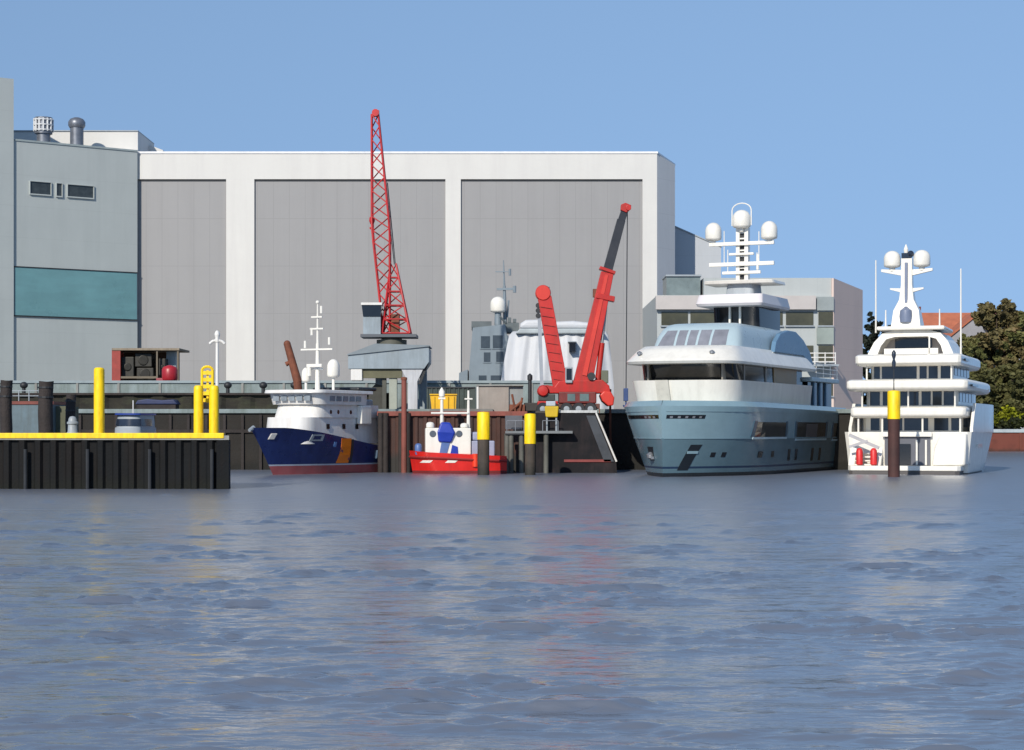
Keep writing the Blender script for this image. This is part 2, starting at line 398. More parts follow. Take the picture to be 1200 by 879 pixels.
b = MB(); q = [A_ + nv*.15, A1 + nv*.15, A1 - nv*.5, A_ - nv*.5]; b.prism([tuple(v) for v in q], zr+.003, zr+.3); b.build('roof_edge', M('roof_edge_metal', (150, 160, 160), .5), t)
def fpatch(x0, x1, ya, yb, out, z_of=DL1):
    """box set on the front between view columns x0..x1, heights by row at the right end of the front"""
    p, q = onf(x0), onf(x1); mb = MB()
    mb.prism([tuple(p + nv*out), tuple(q + nv*out), tuple(q - nv*.2), tuple(p - nv*.2)], pz(yb, z_of), pz(ya, z_of)); return mb
o = fpatch(17, 160, 320.5, 374.5, .15).build('glass_strip', M('teal_glass', (104, 144, 148), .3, var=.12, scale=.15, stain=(116, 164, 168), samt=.5, sscale=(.1, .1, .6)), t)
fm = fpatch(16.2, 160.6, 319.3, 320.4, .25); fm2 = fpatch(16.2, 160.6, 374.6, 375.8, .25)
fm.build('strip_frame', m_dark, t); fm2.build('strip_frame', m_dark, t)
zf = lambda y, x: None
for x0, x1, ya, yb in ((35, 59, 222.5, 236), (66, 72, 222.5, 236.5), (79, 109, 222.8, 236)):
    w_ = fpatch(x0, x1, ya, yb, .06).build('window', M('dusty_glass', (58, 64, 66), .2, var=.35, scale=1.2), t)
    fpatch(x0-.8, x0-.1, ya-.8, yb+.1, .28).build('window_frame', m_left, w_); fpatch(x1+.1, x1+.8, ya-.8, yb+.1, .28).build('window_frame', m_left, w_); fpatch(x0-.05, x1+.05, ya-.8, ya-.05, .28).build('window_frame', m_left, w_)
    fpatch(x0-.8, x1+.8, yb+.2, yb+1.6, .3).build('window_sill', m_left, w_)
b = MB(); b.box(px(-60, 331), px(161.5, 331), 331, 346, zr, pz(154, 331)); b.build('roof_house', m_hw, t)
b = MB(); b.box(px(-60, 331), px(161.8, 331), 330.8, 346, pz(154, 331)+.003, pz(152.8, 331)); b.build('roof_house_cap', m_grey, t)
b = MB(); b.pslab([(163, 178), (163, 168.5), (178, 171), (191, 176), (191, 178)], 341, 6); b.build('roof_ramp', m_hw, t)
pt = onf(15); b = MB(); b.prism([tuple(A_ + nv*.4), tuple(pt + nv*.4), tuple(pt - nv*9), tuple(A_ - nv*9)], QZ, pz(93, pt.y)); b.build('stair_tower', m_left, t)
m_vent = M('vent_metal', (120, 124, 132), .45, metal=.5, var=.2)
for x, kind in ((51, 0), (90, 1)):
    p = onf(x) - nv*2.5; D = p.y; c = px(x, D)
    zb = zr
    if kind == 0:
        th_ = thing('roof_vent', 'ribbed grey roof ventilator with pale slats, the left one on the roof', 'vent', (c, D, zb))
        b = MB(); b.tube((c, D, zb), (c, D, pz(157, D)), 1.15, n=14); b.build('stem', m_vent, th_, smooth=40)
        b = MB(); b.tube((c, D, pz(157, D)), (c, D, pz(138, D)), 1.5, n=14); b.build('hood', m_vent, th_, smooth=40)
        b = MB()
        for i in range(14):
            a = i*2*math.pi/14; b.box(c+1.55*math.cos(a)-.13, c+1.55*math.cos(a)+.13, D+1.55*math.sin(a)-.13, D+1.55*math.sin(a)+.13, pz(154.5, D), pz(139.5, D))
        for k in range(3): b.lathe((c, D, pz(153-6*k, D)), [(1.5, -.1), (1.72, -.1), (1.72, .1), (1.5, .1)], 16)
        b.build('slats', M('vent_slats', (196, 198, 200), .5), th_)
    else:
        th_ = thing('roof_vent', 'plain grey roof ventilator with domed cap, the right one on the roof', 'vent', (c, D, zb))
        b = MB(); b.tube((c, D, zb), (c, D, pz(150, D)), 1.15, n=14); b.build('stem', m_vent, th_, smooth=40)
        b = MB(); b.lathe((c, D, pz(150, D)), [(1.25, 0), (1.45, .4), (1.45, 1.0), (1.1, 1.5), (.5, 1.75)], 16); b.build('hood', m_vent, th_, smooth=40)

# ---- lower hall behind
t = thing('rear_hall', 'lower grey hall with sloping roof behind the right end of the white hall', 'hall', (px(815, 346), 346, QZ))
D = 346; b = MB(); b.pslab([(786, 478), (786, 264), (845, 290), (845, 478)], D, 60); b.build('walls', facade('rear_hall_cladding', (176, 180, 184), ((2, 4.0),), .15), t)
b = MB(); b.pslab([(786, 263.8), (786, 262.3), (845.8, 288.5), (845.8, 289.9)], D-.2, 60.4); b.build('roof', m_grey, t)

# ---- office building
DO = 270.0
t = thing('office_building', 'grey flat roofed office block with ribbon windows behind the blue yacht', 'building', (px(870, DO), DO, QZ))
m_of = facade('office_cladding', (170, 175, 174), ((0, 2.4),), .1); m_os = facade('office_side_cladding', (214, 192, 180), ((2, 3.2),), .12)  # side colour lightened and warmed to offset its blue shade
m_ow = M('olive_window_glass', (74, 72, 54), .15, var=.35, scale=.25)
xo0, xo1 = px(770, DO), px(977, DO)
b = MB(); b.box(xo0, xo1-.3, DO, 300, QZ, pz(346, DO)); b.build('walls', [m_of], t)
b = MB(); b.box(px(825, DO), xo1-.3, DO+.3, 299.5, pz(346, DO)+.004, pz(325.5, DO)); b.build('attic_storey', m_of, t)
DK = 279.0; ck = px(1011, DK)
plan = [(xo1-.29, DO-.02, pz(326, DO)), (xo1, DO-.02, pz(326, DO)), (ck, DK, pz(340, DK)), (ck, 300.5, pz(340, DK)), (xo1-.29, 300.5, pz(326, DO))]
b = MB(); b.loft([[(x, y, QZ) for x, y, z in plan], plan]); b.build('side_wing', m_os, t)
b = MB(); b.box(px(782, DO), px(822, DO), DO+1.5, DO+8, pz(345, DO), pz(323, DO)); b.build('roof_glass_house', M('greenish_roof_glass', (112, 124, 124), .3, var=.2), t)
b = MB(); b.box(px(781, DO), px(823, DO), DO+1.2, DO+8.3, pz(323, DO)+.004, pz(321, DO)); b.build('roof_glass_house_cap', m_grey, t)
b = MB(); b.box(px(768, DO), px(955, DO), DO-.9, DO-.02, pz(363, DO), pz(347, DO)); b.build('cornice', M('cornice_panel', (182, 176, 172), .6, var=.06), t)
b = MB(); b.box(px(822, DO), px(917, DO), DO+2.3, DO+2.6, pz(346, DO), pz(345, DO)); b.build('parapet', m_grey, t)
def ribbon(cols, ya, yb):
    for x0, x1 in cols:
        wn = MB().box(px(x0, DO), px(x1, DO), DO-.12, DO-.01, pz(yb, DO), pz(ya, DO)).build('window', m_ow, t)
        MB().box(px(x0-1, DO), px(x1+1, DO), DO-.35, DO-.02, pz(yb+1.6, DO), pz(yb, DO)-.003).build('sill', m_grey, wn)
ribbon([(775, 806), (809, 844), (848, 878), (882, 917), (921, 953), (959, 976)], 365.5, 381.5)
ribbon([(775, 806), (809, 844), (848, 878), (882, 917), (921, 953), (959, 976)], 405, 424)
ribbon([(775, 806), (809, 844), (848, 878), (882, 917), (921, 953), (959, 976)], 446, 464)
b = MB(); b.box(px(957, DO), px(977, DO)-.05, DO-.35, DO-.36+.34, pz(364, DO), pz(348, DO)); b.build('stair_panel', M('stair_panel_grey', (140, 148, 148), .5), t)
b = MB(); b.box(px(957, DO), px(977, DO)-.05, DO-.35, DO-.02, pz(403.5, DO), pz(384, DO)); b.build('stair_panel', M('stair_panel_green', (140, 150, 144), .5), t)
b = MB()
for y in (414, 419, 424): b.tube(P(944, y, DO-2), P(979, y, DO-2), .09, n=6)
for x in (944, 955, 967, 979): b.tube(P(x, 413, DO-2), P(x, 428, DO-2), .09, n=6)
b.build('balcony_rail', m_white, t)
b = MB(); b.box(px(942, DO), px(980, DO), DO-2.4, DO-.36, pz(430, DO), pz(427.5, DO)); b.build('balcony', m_grey, t)
for i, (x, h) in enumerate(((838, 4), (848, 2.6))):
    pass

# ================================================================== LEFT PIER
DP = 141.6
zp = pz(509, DP)
t = thing('sheet_pile_pier', 'dark corrugated sheet pile pier head with bright yellow kerb at lower left', 'pier', (px(130, DP), DP, 0))
X1 = px(268, DP)
b = MB(); b.prism(corr((-62, DP), (X1, DP), 1.16, .27, .9), -2, zp-.42)
b.prism(corr((X1, DP+.05), (px(268, 152)-.1, 152), 1.16, .3, .9), -2, zp-.42)
b.build('sheet_piles', m_pile, t)
b = MB(); b.prism([(-62, DP-.05), (X1+.03, DP-.05), (px(268, 152), 152), (-62, 152)], zp-.415, zp-.1); b.build('deck', m_conc, t)
b = MB(); b.box(-62, X1-.35, DP-.12, DP+.32, zp-.30, zp+.1); b.build('kerb', m_yellow, t, bevel=.04)
b = MB()
for i in range(9): 
    x = -59 + i*4.6
    b.tube((x, DP-.2, -1), (x, DP-.2, zp-1.1), .14, n=8)
b.build('rubbing_post', m_dark, t, each=True)
# mooring posts on the pier
def post(x0, x1, ytop, D, label, tilt=0):
    c = px((x0+x1)/2, D); r = (px(x1, D) - px(x0, D))/2; zb = zp - .1
    th_ = thing('yellow_post', label, 'post', (c, D, zb), group='yellow posts on the pier head')
    top = pz(ytop, D)
    MB().lathe((c, D, 0), [(r, zb), (r, top-.35), (r*.98, top-.12), (r*.75, top), (.05, top+.03)], 20).build('pipe', m_yellow, th_, smooth=35)
    MB().lathe((c, D, zb), [(r*1.02, 0), (r*1.25, 0), (r*1.25, .09), (r*1.02, .09)], 20).build('collar', m_yellow, th_, smooth=35)
post(110, 122.5, 431, 142.6, 'tall round yellow mooring post standing alone on the pier kerb')
post(227, 238, 452, 142.6, 'shorter yellow post left of the yellow ladder loop on the pier')
post(245, 256.5, 452, 142.6, 'shorter yellow post right of the yellow ladder at the pier corner')
D = 144.2; t = thing('safety_ladder', 'yellow hooped access ladder with dark gaps between two yellow posts', 'ladder', (px(243, D), D, zp-.1))
b = MB()
for s_ in (-1, 1):
    cx = px(243, D) + s_*.40
    b.tube((cx, D, zp-.1), (cx, D, pz(434, D)), .11)
arc = [Vector((px(243, D) + .40*math.cos(a), D, pz(434, D) + .28*math.sin(a))) for a in [math.pi*k/8 for k in range(9)]]
b.path(arc, .11); b.build('rails', m_yellow, t, smooth=50)
b = MB()
for i, y in enumerate((437, 445, 453, 461, 469)):
    b.box(px(243, D)-.36, px(243, D)+.36, D-.06, D+.06, pz(y, D)-.14, pz(y, D)+.14)
b.build('rungs', m_yellow, t)
b = MB(); b.box(px(243, D)-.08, px(243, D)+.08, D+.08, D+.14, pz(472, D), pz(434, D)); b.build('back_strap', m_yellow, t)
D = 147.5; t = thing('lamp_post', 'slim white lamp post with drooping twin arms and round finial', 'lamp', (px(254.5, D), D, zp-.1))
c = px(254.5, D)
MB().tube((c, D, zp-.1), (c, D, pz(402, D)), .16, .12, 10).build('pole', m_white, t, smooth=40)
b = MB()
for s_ in (-1, 1): b.path([(c, D, pz(399.5, D)), (c+s_*.25, D, pz(399.2, D)), (c+s_*.45, D, pz(401, D)), (c+s_*.58, D, pz(403, D))], .11, 8)
b.build('arms', m_white, t, smooth=40)
MB().lathe((c, D, pz(400, D)), [(.12, -.1), (.2, .1), (.14, .25), (.2, .42), (.22, .55), (.15, .75), (.02, .86)], 12).build('finial', m_white, t, smooth=50)
# timber piles behind the pier
def tpile(x0, x1, ytop, D, label):
    c = px((x0+x1)/2, D); r = (px(x1, D)-px(x0, D))/2; top = pz(ytop, D)
    th_ = thing('timber_pile', label, 'pile', (c, D, 0), group='dark timber piles behind the pier')
    rg = []
    for k in range(9):
        z = -2 + (top+2)*k/8; rr = r*(1.04-.05*k/8)
        rg.append([(c + rr*(1+.07*math.sin(3*a+k))*math.cos(a) + .05*math.sin(k*1.7), D + rr*math.sin(a), z + (.04*math.sin(2*a+x0) if k == 8 else 0)) for a in [2*math.pi*i/14 for i in range(14)]])
    MB().loft(rg).build('shaft', m_timber, th_, smooth=50)
    b = MB()
    for z in (top-.5, top-1.3): b.lathe((c, D, z), [(r*1.0, -.07), (r*1.09, -.07), (r*1.09, .07), (r*1.0, .07)], 14)
    b.build('iron_band', m_dark, th_, each=True)
tpile(0, 14, 446, 157, 'dark round timber pile at the far left edge behind the pier')
tpile(45, 62, 447, 157, 'thick dark timber pile between the pontoon and its rope block')
tpile(77, 88.5, 463, 160, 'shorter dark timber pile behind the grey bollard')
D = 143.5; t = thing('mooring_bollard', 'small pale grey rounded bollard on the yellow edged pier', 'bollard', (px(85, D), D, zp-.1))
c = px(85, D); MB().lathe((c, D, zp-.1), [(.5, 0), (.5, .15), (.36, .3), (.33, .9), (.3, 1.25), (.2, 1.42), (.02, 1.46)], 16).build('body', m_grey, t, smooth=50)
MB().lathe((c, D, zp-.1), [(.34, .82), (.42, .88), (.42, 1.0), (.34, 1.06)], 16).build('rim', m_grey, t, smooth=50)
# work pontoon
D = 166; t = thing('work_pontoon', 'flat blue grey steel work pontoon with red rail behind the pier', 'pontoon', (px(30, D), D, 0))
b = MB(); b.pslab([(-70, 560), (-80, 545), (-80, 474), (62, 474), (62, 545), (56, 560)], D, 7); b.build('hull', M('pontoon_steel', (92, 110, 118), .6, var=.25, stain=(72, 74, 66), samt=.7), t)
b = MB(); b.pbox(-80, 470.2, 62.5, 473.9, D-.1, 7.2); b.build('rubbing_strake', M('dull_red_paint', (120, 60, 50), .6, var=.3), t)
b = MB()
for k in range(12): b.tube(P(-74+k*12, 470, D+.3), P(-74+k*12, 458, D+.3), .05, n=6)
for y in (458, 464): b.tube(P(-74, y, D+.3), P(58, y, D+.3), .045, n=6)
b.build('rail', m_grey, t)
b = MB(); b.pslab([(63, 540), (63, 476), (80, 476), (80, 540)], D+1, 4)
o = b.build('mooring_block', M('olive_block', (86, 88, 70), .8, var=.35)); tag(o, 'olive mossy concrete mooring block right of the blue grey pontoon', 'block')
# small workboat
D = 168; cx = px(146, D); t = thing('workboat', 'small white cabin workboat with navy hull half hidden behind the pier', 'boat', (cx, D, 0))
def hullgrid(L, B, zd, rake, zs, ub=(.5, .3), pw=(1.3, 2.2), nu=30, nt_=6, stern=.0, rk=1.0, top_in=0, knuckle=None, flare=0):
    """returns f(u, z) -> (x, halfbreadth) with bow at x=0, stern at x=L and the row list"""
    zb = zs[-1]
    def f(u, z):
        v = max(0, min(1., z / zd(u)))
        xs = rake*(1-min(v, 1))**rk
        l = ub[0] + (ub[1]-ub[0])*v; p = pw[0] + (pw[1]-pw[0])*v
        k = 1 - (1 - min(1, u/l))**p
        k *= 1 - stern*max(0, (u-.72)/.28)**2
        hb = B/2*k*(1 - flare*(1-v)**1.3)
        if z < 0: hb *= .9
        return xs + u*(L-xs), hb
    us = [(i/nu)**1.5 for i in range(nu+1)]
    def rows(u):
        h = zd(u); return list(zs) + [zb + (h-zb)*k/nt_ for k in range(1, nt_+1)]
    return f, us, rows
def hullmesh(f, us, rows, bandmat, top_in=0.0, deck=True):
    mb = MB(); nR = len(rows(0)); gr = {}
    for sgn in (-1, 1):
        g = []
        for j in range(nR):
            line = []
            for u in us:
                zs_ = rows(u); z = zs_[j]; x, hb = f(u, z)
                if top_in and j == nR-1: hb = max(0, hb-top_in); x += top_in*.5*(1-u)**3
                line.append(mb.bm.verts.new((x, sgn*hb, z)))
            g.append(line)
        gr[sgn] = g
        for j in range(nR-1):
            mb.mi = bandmat[j] if j < len(bandmat) else bandmat[-1]
            for i in range(len(us)-1): mb._f((g[j][i], g[j][i+1], g[j+1][i+1], g[j+1][i]))
    for j in range(nR-1):       # transom
        mb.mi = bandmat[j] if j < len(bandmat) else bandmat[-1]
        mb._f((gr[-1][j][-1], gr[1][j][-1], gr[1][j+1][-1], gr[-1][j+1][-1]))
    mb.mi = bandmat[-1]
    for i in range(len(us)-1):
        mb._f((gr[-1][-1][i], gr[-1][-1][i+1], gr[1][-1][i+1], gr[1][-1][i]))
        mb._f((gr[-1][0][i], gr[-1][0][i+1], gr[1][0][i+1], gr[1][0][i]))
    bmesh.ops.remove_doubles(mb.bm, verts=mb.bm.verts[:], dist=.002)
    return mb
def s2u(f, s, z):
    lo, hi = 0., 1.
    for _ in range(40):
        m_ = (lo+hi)/2
        if f(m_, z)[0] < s: lo = m_
        else: hi = m_
    return (lo+hi)/2
def hpatch(mb, f, s0, s1, z0, z1, side, out=.04, n=6, shear=0.0, m=3):
    """solid plate lying on the hull between stations s0..s1 and heights z0..z1"""
    def pt(s, z, o):
        u = s2u(f, s, z); x, hb = f(u, z); x2, hb2 = f(min(1, u+.01), z)
        d = Vector((x2-x, (hb2-hb)*side, 0)); nrm = Vector((-d.y, d.x, 0)).normalized() if d.length > 1e-6 else Vector((0, side, 0))
        if nrm.y*side < 0: nrm = -nrm
        return Vector((x, side*hb, z)) + nrm*o
    outer = [[pt(s0+(s1-s0)*i/n + shear*(j/m-.5), z0+(z1-z0)*j/m, out) for i in range(n+1)] for j in range(m+1)]
    inner = [[pt(s0+(s1-s0)*i/n + shear*(j/m-.5), z0+(z1-z0)*j/m, -.12) for i in range(n+1)] for j in range(m+1)]
    vo = mb.grid(outer); vi = mb.grid(inner)
    ring = lambda v: v[0] + [r[-1] for r in v[1:-1]] + v[-1][::-1] + [r[0] for r in v[1:-1]][::-1]
    a, c_ = ring(vo), ring(vi)
    for i in range(len(a)): mb._f((a[i], a[(i+1) % len(a)], c_[(i+1) % len(a)], c_[i]))
    return mb
def foot(s0, s1, w_, rf, n=8, e=2.0, aft=0):
    """plan outline of a deckhouse with a rounded front; bow towards -x"""
    pts = [(s1, -w_)]
    for k in range(n+1):
        a = math.pi/2*k/n; ca, sa = abs(math.cos(a))**(2/e), abs(math.sin(a))**(2/e)
        pts.append((s0 + rf - rf*sa, -w_*ca))
    for k in range(n-1, -1, -1):
        a = math.pi/2*k/n; ca, sa = abs(math.cos(a))**(2/e), abs(math.sin(a))**(2/e)
        pts.append((s0 + rf - rf*sa, w_*ca))
    pts.append((s1, w_))
    return pts
def tier(levels, e=2.0, n=8):
    """levels: (z, s0, s1, halfwidth, front roundness)"""
    mb = MB(); mb.loft([[(x, y, z) for x, y in foot(a, c, w_, r, n, e)] for z, a, c, w_, r in levels]); return mb
def radome(c, r, h, n=16):
    prof = [(r*.55, 0), (r*.92, h*.06), (r, h*.15), (r, h*.55)]
    for k in range(1, 6):
        a = math.pi/2*k/5; prof.append((r*math.cos(a), h*.55 + h*.45*math.sin(a)))
    return MB().lathe(c, prof, n)
f_, us_, rows_ = hullgrid(11, 3.4, lambda u: 3.6-1.4*u, 1.0, [-.6, 0, .5])
t.location = (cx-.3, D-4, 0); t.rotation_euler = (0, 0, R(80))
hullmesh(f_, us_, rows_, [0, 0, 1]).build('hull', [M('antifoul_red', (120, 40, 36), .6), M('navy_paint', (22, 32, 66), .3, var=.15)], t, world=False, smooth=40)
tier([(2.6, 3.2, 7.5, 1.25, .5), (4.6, 3.3, 7.5, 1.2, .5)]).build('wheelhouse', M('workboat_grey', (150, 158, 164), .5), t, world=False, smooth=40)
tier([(4.6, 3.45, 7.4, 1.12, .5), (5.7, 3.6, 7.4, 1.05, .5)]).build('upper_cabin', M('workboat_grey', (150, 158, 164)), t, world=False, smooth=40)
tier([(4.75, 3.38, 6.6, 1.18, .5), (5.35, 3.5, 6.6, 1.12, .5)]).build('windows', m_glassb, t, world=False, smooth=40)
tier([(5.7, 3.3, 7.5, 1.2, .5), (5.85, 3.3, 7.5, 1.2, .5)]).build('roof', M('blue_paint', (38, 62, 140), .4), t, world=False, smooth=40)
MB().tube((5, 0, 5.85), (5, 0, 7.0), .05).build('mast', m_white, t, world=False)

D = 218; t = thing('covered_stack', 'low stack of goods under a navy tarpaulin on the quay edge behind the pier', 'stack', P(182, 482, D))
b = MB(); b.pbox(160, 473, 206, 480, D, 2.2); b.build('crates', m_timber, t, bevel=.05)
b = MB(); b.pslab([(158, 474), (161, 469), (172, 467.5), (190, 469), (204, 468), (208, 474)], D-.15, 2.5); b.build('tarpaulin', M('navy_tarp', (40, 50, 86), .6, var=.3), t, bevel=.12)
# machinery shed and red tank behind the wall
D = 250; t = thing('machine_shed', 'rusty open fronted shed of dark machinery on the quay at left', 'shed', (px(170, D), D, QZ))
b = MB(); b.pbox(131, 408, 210, 410.5, D, 8); b.build('roof', M('shed_roof', (140, 128, 110), .8, var=.25, stain=(90, 70, 54), samt=.6), t)
b = MB(); b.pbox(131, 410.6, 210, 480, D+7.6, .35); b.build('back_wall', M('shed_brown', (96, 74, 60), .85, var=.3, stain=(60, 46, 40), samt=.7), t)
b = MB(); b.pbox(131, 410.6, 141, 480, D+.1, .5); b.pbox(131, 410.6, 132.5, 480, D+.7, 6.8); b.build('red_end_panel', M('faded_red_panel', (150, 62, 54), .7, var=.3), t)
b = MB()
for x in (183, 207.5): b.pbox(x, 410.6, x+1.8, 480, D+.2, .25)
b.pbox(141, 441, 183, 443.5, D+.2, .25); b.build('frame_post', M('shed_frame', (110, 100, 84), .7), t, each=True)
b = MB()
for x, y, w_, h_ in ((142, 418, 15, 24), (158, 414, 20, 16), (160, 431, 20, 14), (186, 420, 8, 20)):
    b.pbox(x, y, x+w_, y+h_, D+1.2, 3.5); b.tube(P(x+w_/2, y+h_*.5, D+1.0), P(x+w_/2, y+h_*.5, D+1.25), w_*.035*1.0, n=14)
b.build('machines', M('greasy_machine', (44, 42, 36), .6, var=.5, scale=1.5), t, bevel=.12)
b = MB(); b.pbox(195, 412, 206, 432, D+3, 2); b.build('pale_cabinet', M('pale_cabinet', (150, 164, 170), .5), t)
D = 240; c = px(199, D); t = thing('red_tank', 'round red tank on dark legs at the right end of the shed', 'tank', (c, D, QZ))
b = MB(); zt_ = pz(428, D); b.lathe((c, D, 0), [(.2, pz(449, D)), (.85, pz(447, D)), (1.0, pz(444, D)), (1.0, pz(433, D)), (.8, pz(430, D)), (.2, zt_)], 18); b.build('shell', M('tank_red', (160, 34, 44), .4, var=.15), t, smooth=50)
b = MB()
for a in range(4): b.tube((c+.8*math.cos(a*1.57+.6), D+.8*math.sin(a*1.57+.6), QZ), (c+.8*math.cos(a*1.57+.6), D+.8*math.sin(a*1.57+.6), pz(446, D)), .12)
b.build('leg', m_dark, t, each=True)
b = MB(); b.pbox(183, 443, 194, 449, D-.5, 1.6); b.tube(P(188, 446, D), P(197, 440, D), .15); b.build('pump', M('pump_pink', (150, 64, 70), .5), t, bevel=.1)
D = 228; t = thing('leaning_boom', 'rusty brown boom leaning left behind the patrol ship', 'boom', P(350, 476, D))
b = MB(); b.tube(P(350.5, 470, D), P(348.5, 446, D), .5, .5, 12); b.tube(P(349, 448, D), P(336.5, 403, D), .52, .42, 12); b.build('spar', m_rust, t, smooth=50)
b = MB(); b.ball(P(336.5, 403, D), .43); b.build('head', m_rust, t, smooth=60)
b = MB(); b.tube(P(341, 424, D), P(335, 427, D), .22, .3, 10); b.build('sheave', m_rust, t, smooth=50)
lbl = ('round dark mooring bollard on the flood wall left of the red tank', 'round dark bollard on the flood wall just right of the yellow ladder', 'round dark bollard on the wall between the lamp and the patrol ship', 'round dark bollard at the foot of the rusty leaning boom')
for i, x in enumerate((28, 267, 308.5, 345)):
    D = 232.5; th_ = thing('quay_bollard', lbl[i], 'bollard', (px(x, D), D, QZ), group='dark bollards by the flood wall')
    if i == 0: th_['label'] = 'round dark bollard behind the pontoon between the two leftmost piles'
    MB().tube((px(x, D), D, QZ), (px(x, D), D, pz(455, D)), .28, .22, 10).build('stem', m_dark, th_, smooth=40)
    MB().ball((px(x, D), D, pz(451.5, D)), .5, .42).build('cap', m_dark, th_, smooth=60)

# ================================================================== PATROL SHIP
ax = Vector((.45, .89)).normalized(); rz = math.atan2(ax.y, ax.x)
t = thing('patrol_ship', 'navy blue patrol ship with white superstructure and diagonal orange stripe', 'ship', (px(293, 184), 184, 0), rz)
zd = lambda u: 4.6 - 1.8*min(1, max(0, u-.12)/.55)**1.1 if u > .12 else 4.6
f_, us_, rows_ = hullgrid(27, 6.8, zd, 3.9, [-.7, 0, .85, 1.0], ub=(.55, .33), pw=(1.4, 2.1), nt_=7, stern=.1, rk=.9, flare=.12)
hullmesh(f_, us_, rows_, [0, 0, 1, 2]).build('hull', [M('antifoul_pale_red', (150, 76, 80), .7, var=.2, stain=(120, 100, 96), samt=.4), M('boot_white', (170, 178, 190), .5), M('ship_navy', (24, 40, 92), .3, var=.2, stain=(40, 60, 110), samt=.5)], t, world=False, smooth=40)
b = MB(); hpatch(b, f_, 11.2, 13.0, 1.05, 3.55, -1, .03, 6, shear=.0); b.build('orange_stripe', M('orange_paint', (226, 120, 20), .4, var=.12), t, world=False)
b = MB(); hpatch(b, f_, 13.05, 13.5, 1.05, 3.45, -1, .028, 3); b.build('dark_stripe', m_dark, t, world=False)
b = MB()
for s0, s1 in ((6.4, 6.7), (7.7, 8.0)): hpatch(b, f_, s0, s1, 3.3, 3.95, -1, .09, 2)
hpatch(b, f_, 6.4, 8.0, 3.3, 3.45, -1, .09, 5); hpatch(b, f_, 6.4, 8.0, 3.8, 3.95, -1, .09, 5); b.build('fairlead', m_grey, t, world=False)
b = MB(); hpatch(b, f_, 2.1, 2.7, 3.45, 4.05, -1, .1, 3); b.build('hawse_plate', m_white, t, world=False, bevel=.08)
b = MB(); hpatch(b, f_, 9.9, 10.3, 2.7, 3.2, -1, .03, 2); b.build('hull_emblem', M('pale_blue', (90, 130, 180), .4), t, world=False)
b = MB(); hpatch(b, f_, 18.0, 19.2, 1.4, 2.3, -1, .2, 3); b.build('fender', M('fender_blue', (70, 90, 110), .6), t, world=False, bevel=.1)
b = MB(); b.tube((-.12, 0, 4.35), (.6, 0, 4.62), .16, .22, 8); b.build('stem_roller', m_grey, t, world=False)
tier([(3.0, 5.2, 21.5, 2.7, 2.0), (5.65, 5.6, 21.5, 2.6, 2.0)], 2.6).build('lower_deckhouse', m_white, t, world=False, smooth=40)
tier([(5.65, 7.2, 19.5, 2.75, 1.8), (6.95, 7.9, 19.5, 2.7, 1.6)], 2.8).build('upper_deckhouse', m_white, t, world=False, smooth=40)
o = tier([(6.95, 7.5, 16.5, 3.05, 1.5), (8.05, 7.1, 16.5, 3.15, 1.5)], 3.0).build('bridge', m_white, t, world=False, smooth=40)
m_pale_glass = M('pale_window_glass', (128, 136, 142), .15, var=.25, scale=.8)
b = MB()
for i in range(5):
    y = -2.25 + i*.92
    b.box(7.1, 7.42, y, y+.72, 7.3, 7.8)
for i in range(5): b.box(9.4+i*1.25, 10.3+i*1.25, -3.17, -3.0, 7.3, 7.8); b.box(9.4+i*1.25, 10.3+i*1.25, 3.0, 3.17, 7.3, 7.8)
b.build('window', m_pale_glass, o, world=False, each=True)
tier([(8.05, 6.5, 17.2, 3.5, 1.7), (8.4, 6.6, 17.2, 3.45, 1.7)], 3.0).build('bridge_roof', m_white, t, world=False, smooth=40, bevel=.06)
b = MB()
for s_ in (10.2, 11.6, 14): b.lathe((s_, -2.72, 6.2), [(.02, -.02), (.22, -.02), (.22, .03), (.02, .03)], 12, 'Y')
for s_ in (9.5, 12.5, 15): b.box(s_, s_+.5, -2.72, -2.6, 4.5, 5.0)
b.build('porthole', m_glassd, t, world=False, each=True)
b = MB(); b.box(15.2, 17.2, -3.3, -2.71, 5.0, 6.9); b.build('white_locker', m_hwhite, t, world=False, bevel=.1)
b = MB(); b.box(14.8, 18.5, -3.2, 2.5, 8.41, 8.8); b.build('boat_cover', m_dark, t, world=False, bevel=.2)
b = MB(); b.box(19, 21, -1.2, 1.2, 5.66, 7.6); b.build('funnel', m_grey, t, world=False, bevel=.15)
b = MB(); b.box(21.55, 22.3, -2.3, -1.5, 2.7, 4.6); b.build('aft_locker', m_grey, t, world=False, bevel=.1)
ms = 12.0
mast = MB().tube((ms, 0, 8.4), (ms, 0, 13.2), .28, .18, 10).tube((ms, 0, 13.2), (ms, 0, 17.4), .14, .07, 8).build('mast', m_hwhite, t, world=False, smooth=40)
b = MB()
for z, hw in ((12.6, 1.9), (14.7, .8), (15.9, .65), (10.6, .8)): b.bar((ms-.15, -hw, z), (ms-.15, hw, z), .14, .16)
for y, z in ((-1.5, 13.4), (1.4, 13.1), (-.55, 16.6), (.6, 14.4)): b.tube((ms-.15, y, z-.35), (ms-.15, y, z+.4), .14, .14, 8)
b.ball((ms, 0, 17.4), .2); b.build('yard', m_hwhite, mast, world=False, each=True)
b = MB(); b.bar((ms-.6, -.9, 10.95), (ms-.6, .9, 10.95), .15, .3); b.tube((ms-.5, .7, 9.9), (ms-.5, .7, 10.9), .22); b.build('radar', m_hwhite, mast, world=False)
for y, h, r in ((1.6, 1.5, .45), (-1.7, 1.9, .65)):
    z0 = 9.3 if r < .5 else 9.7
    MB().tube((ms+.3, y, 8.4), (ms+.3, y, z0+.1), .14).build('dome_post', m_hwhite, t, world=False)
    radome((ms+.3, y, z0), r, h).build('radome', m_hwhite, t, world=False, smooth=50)

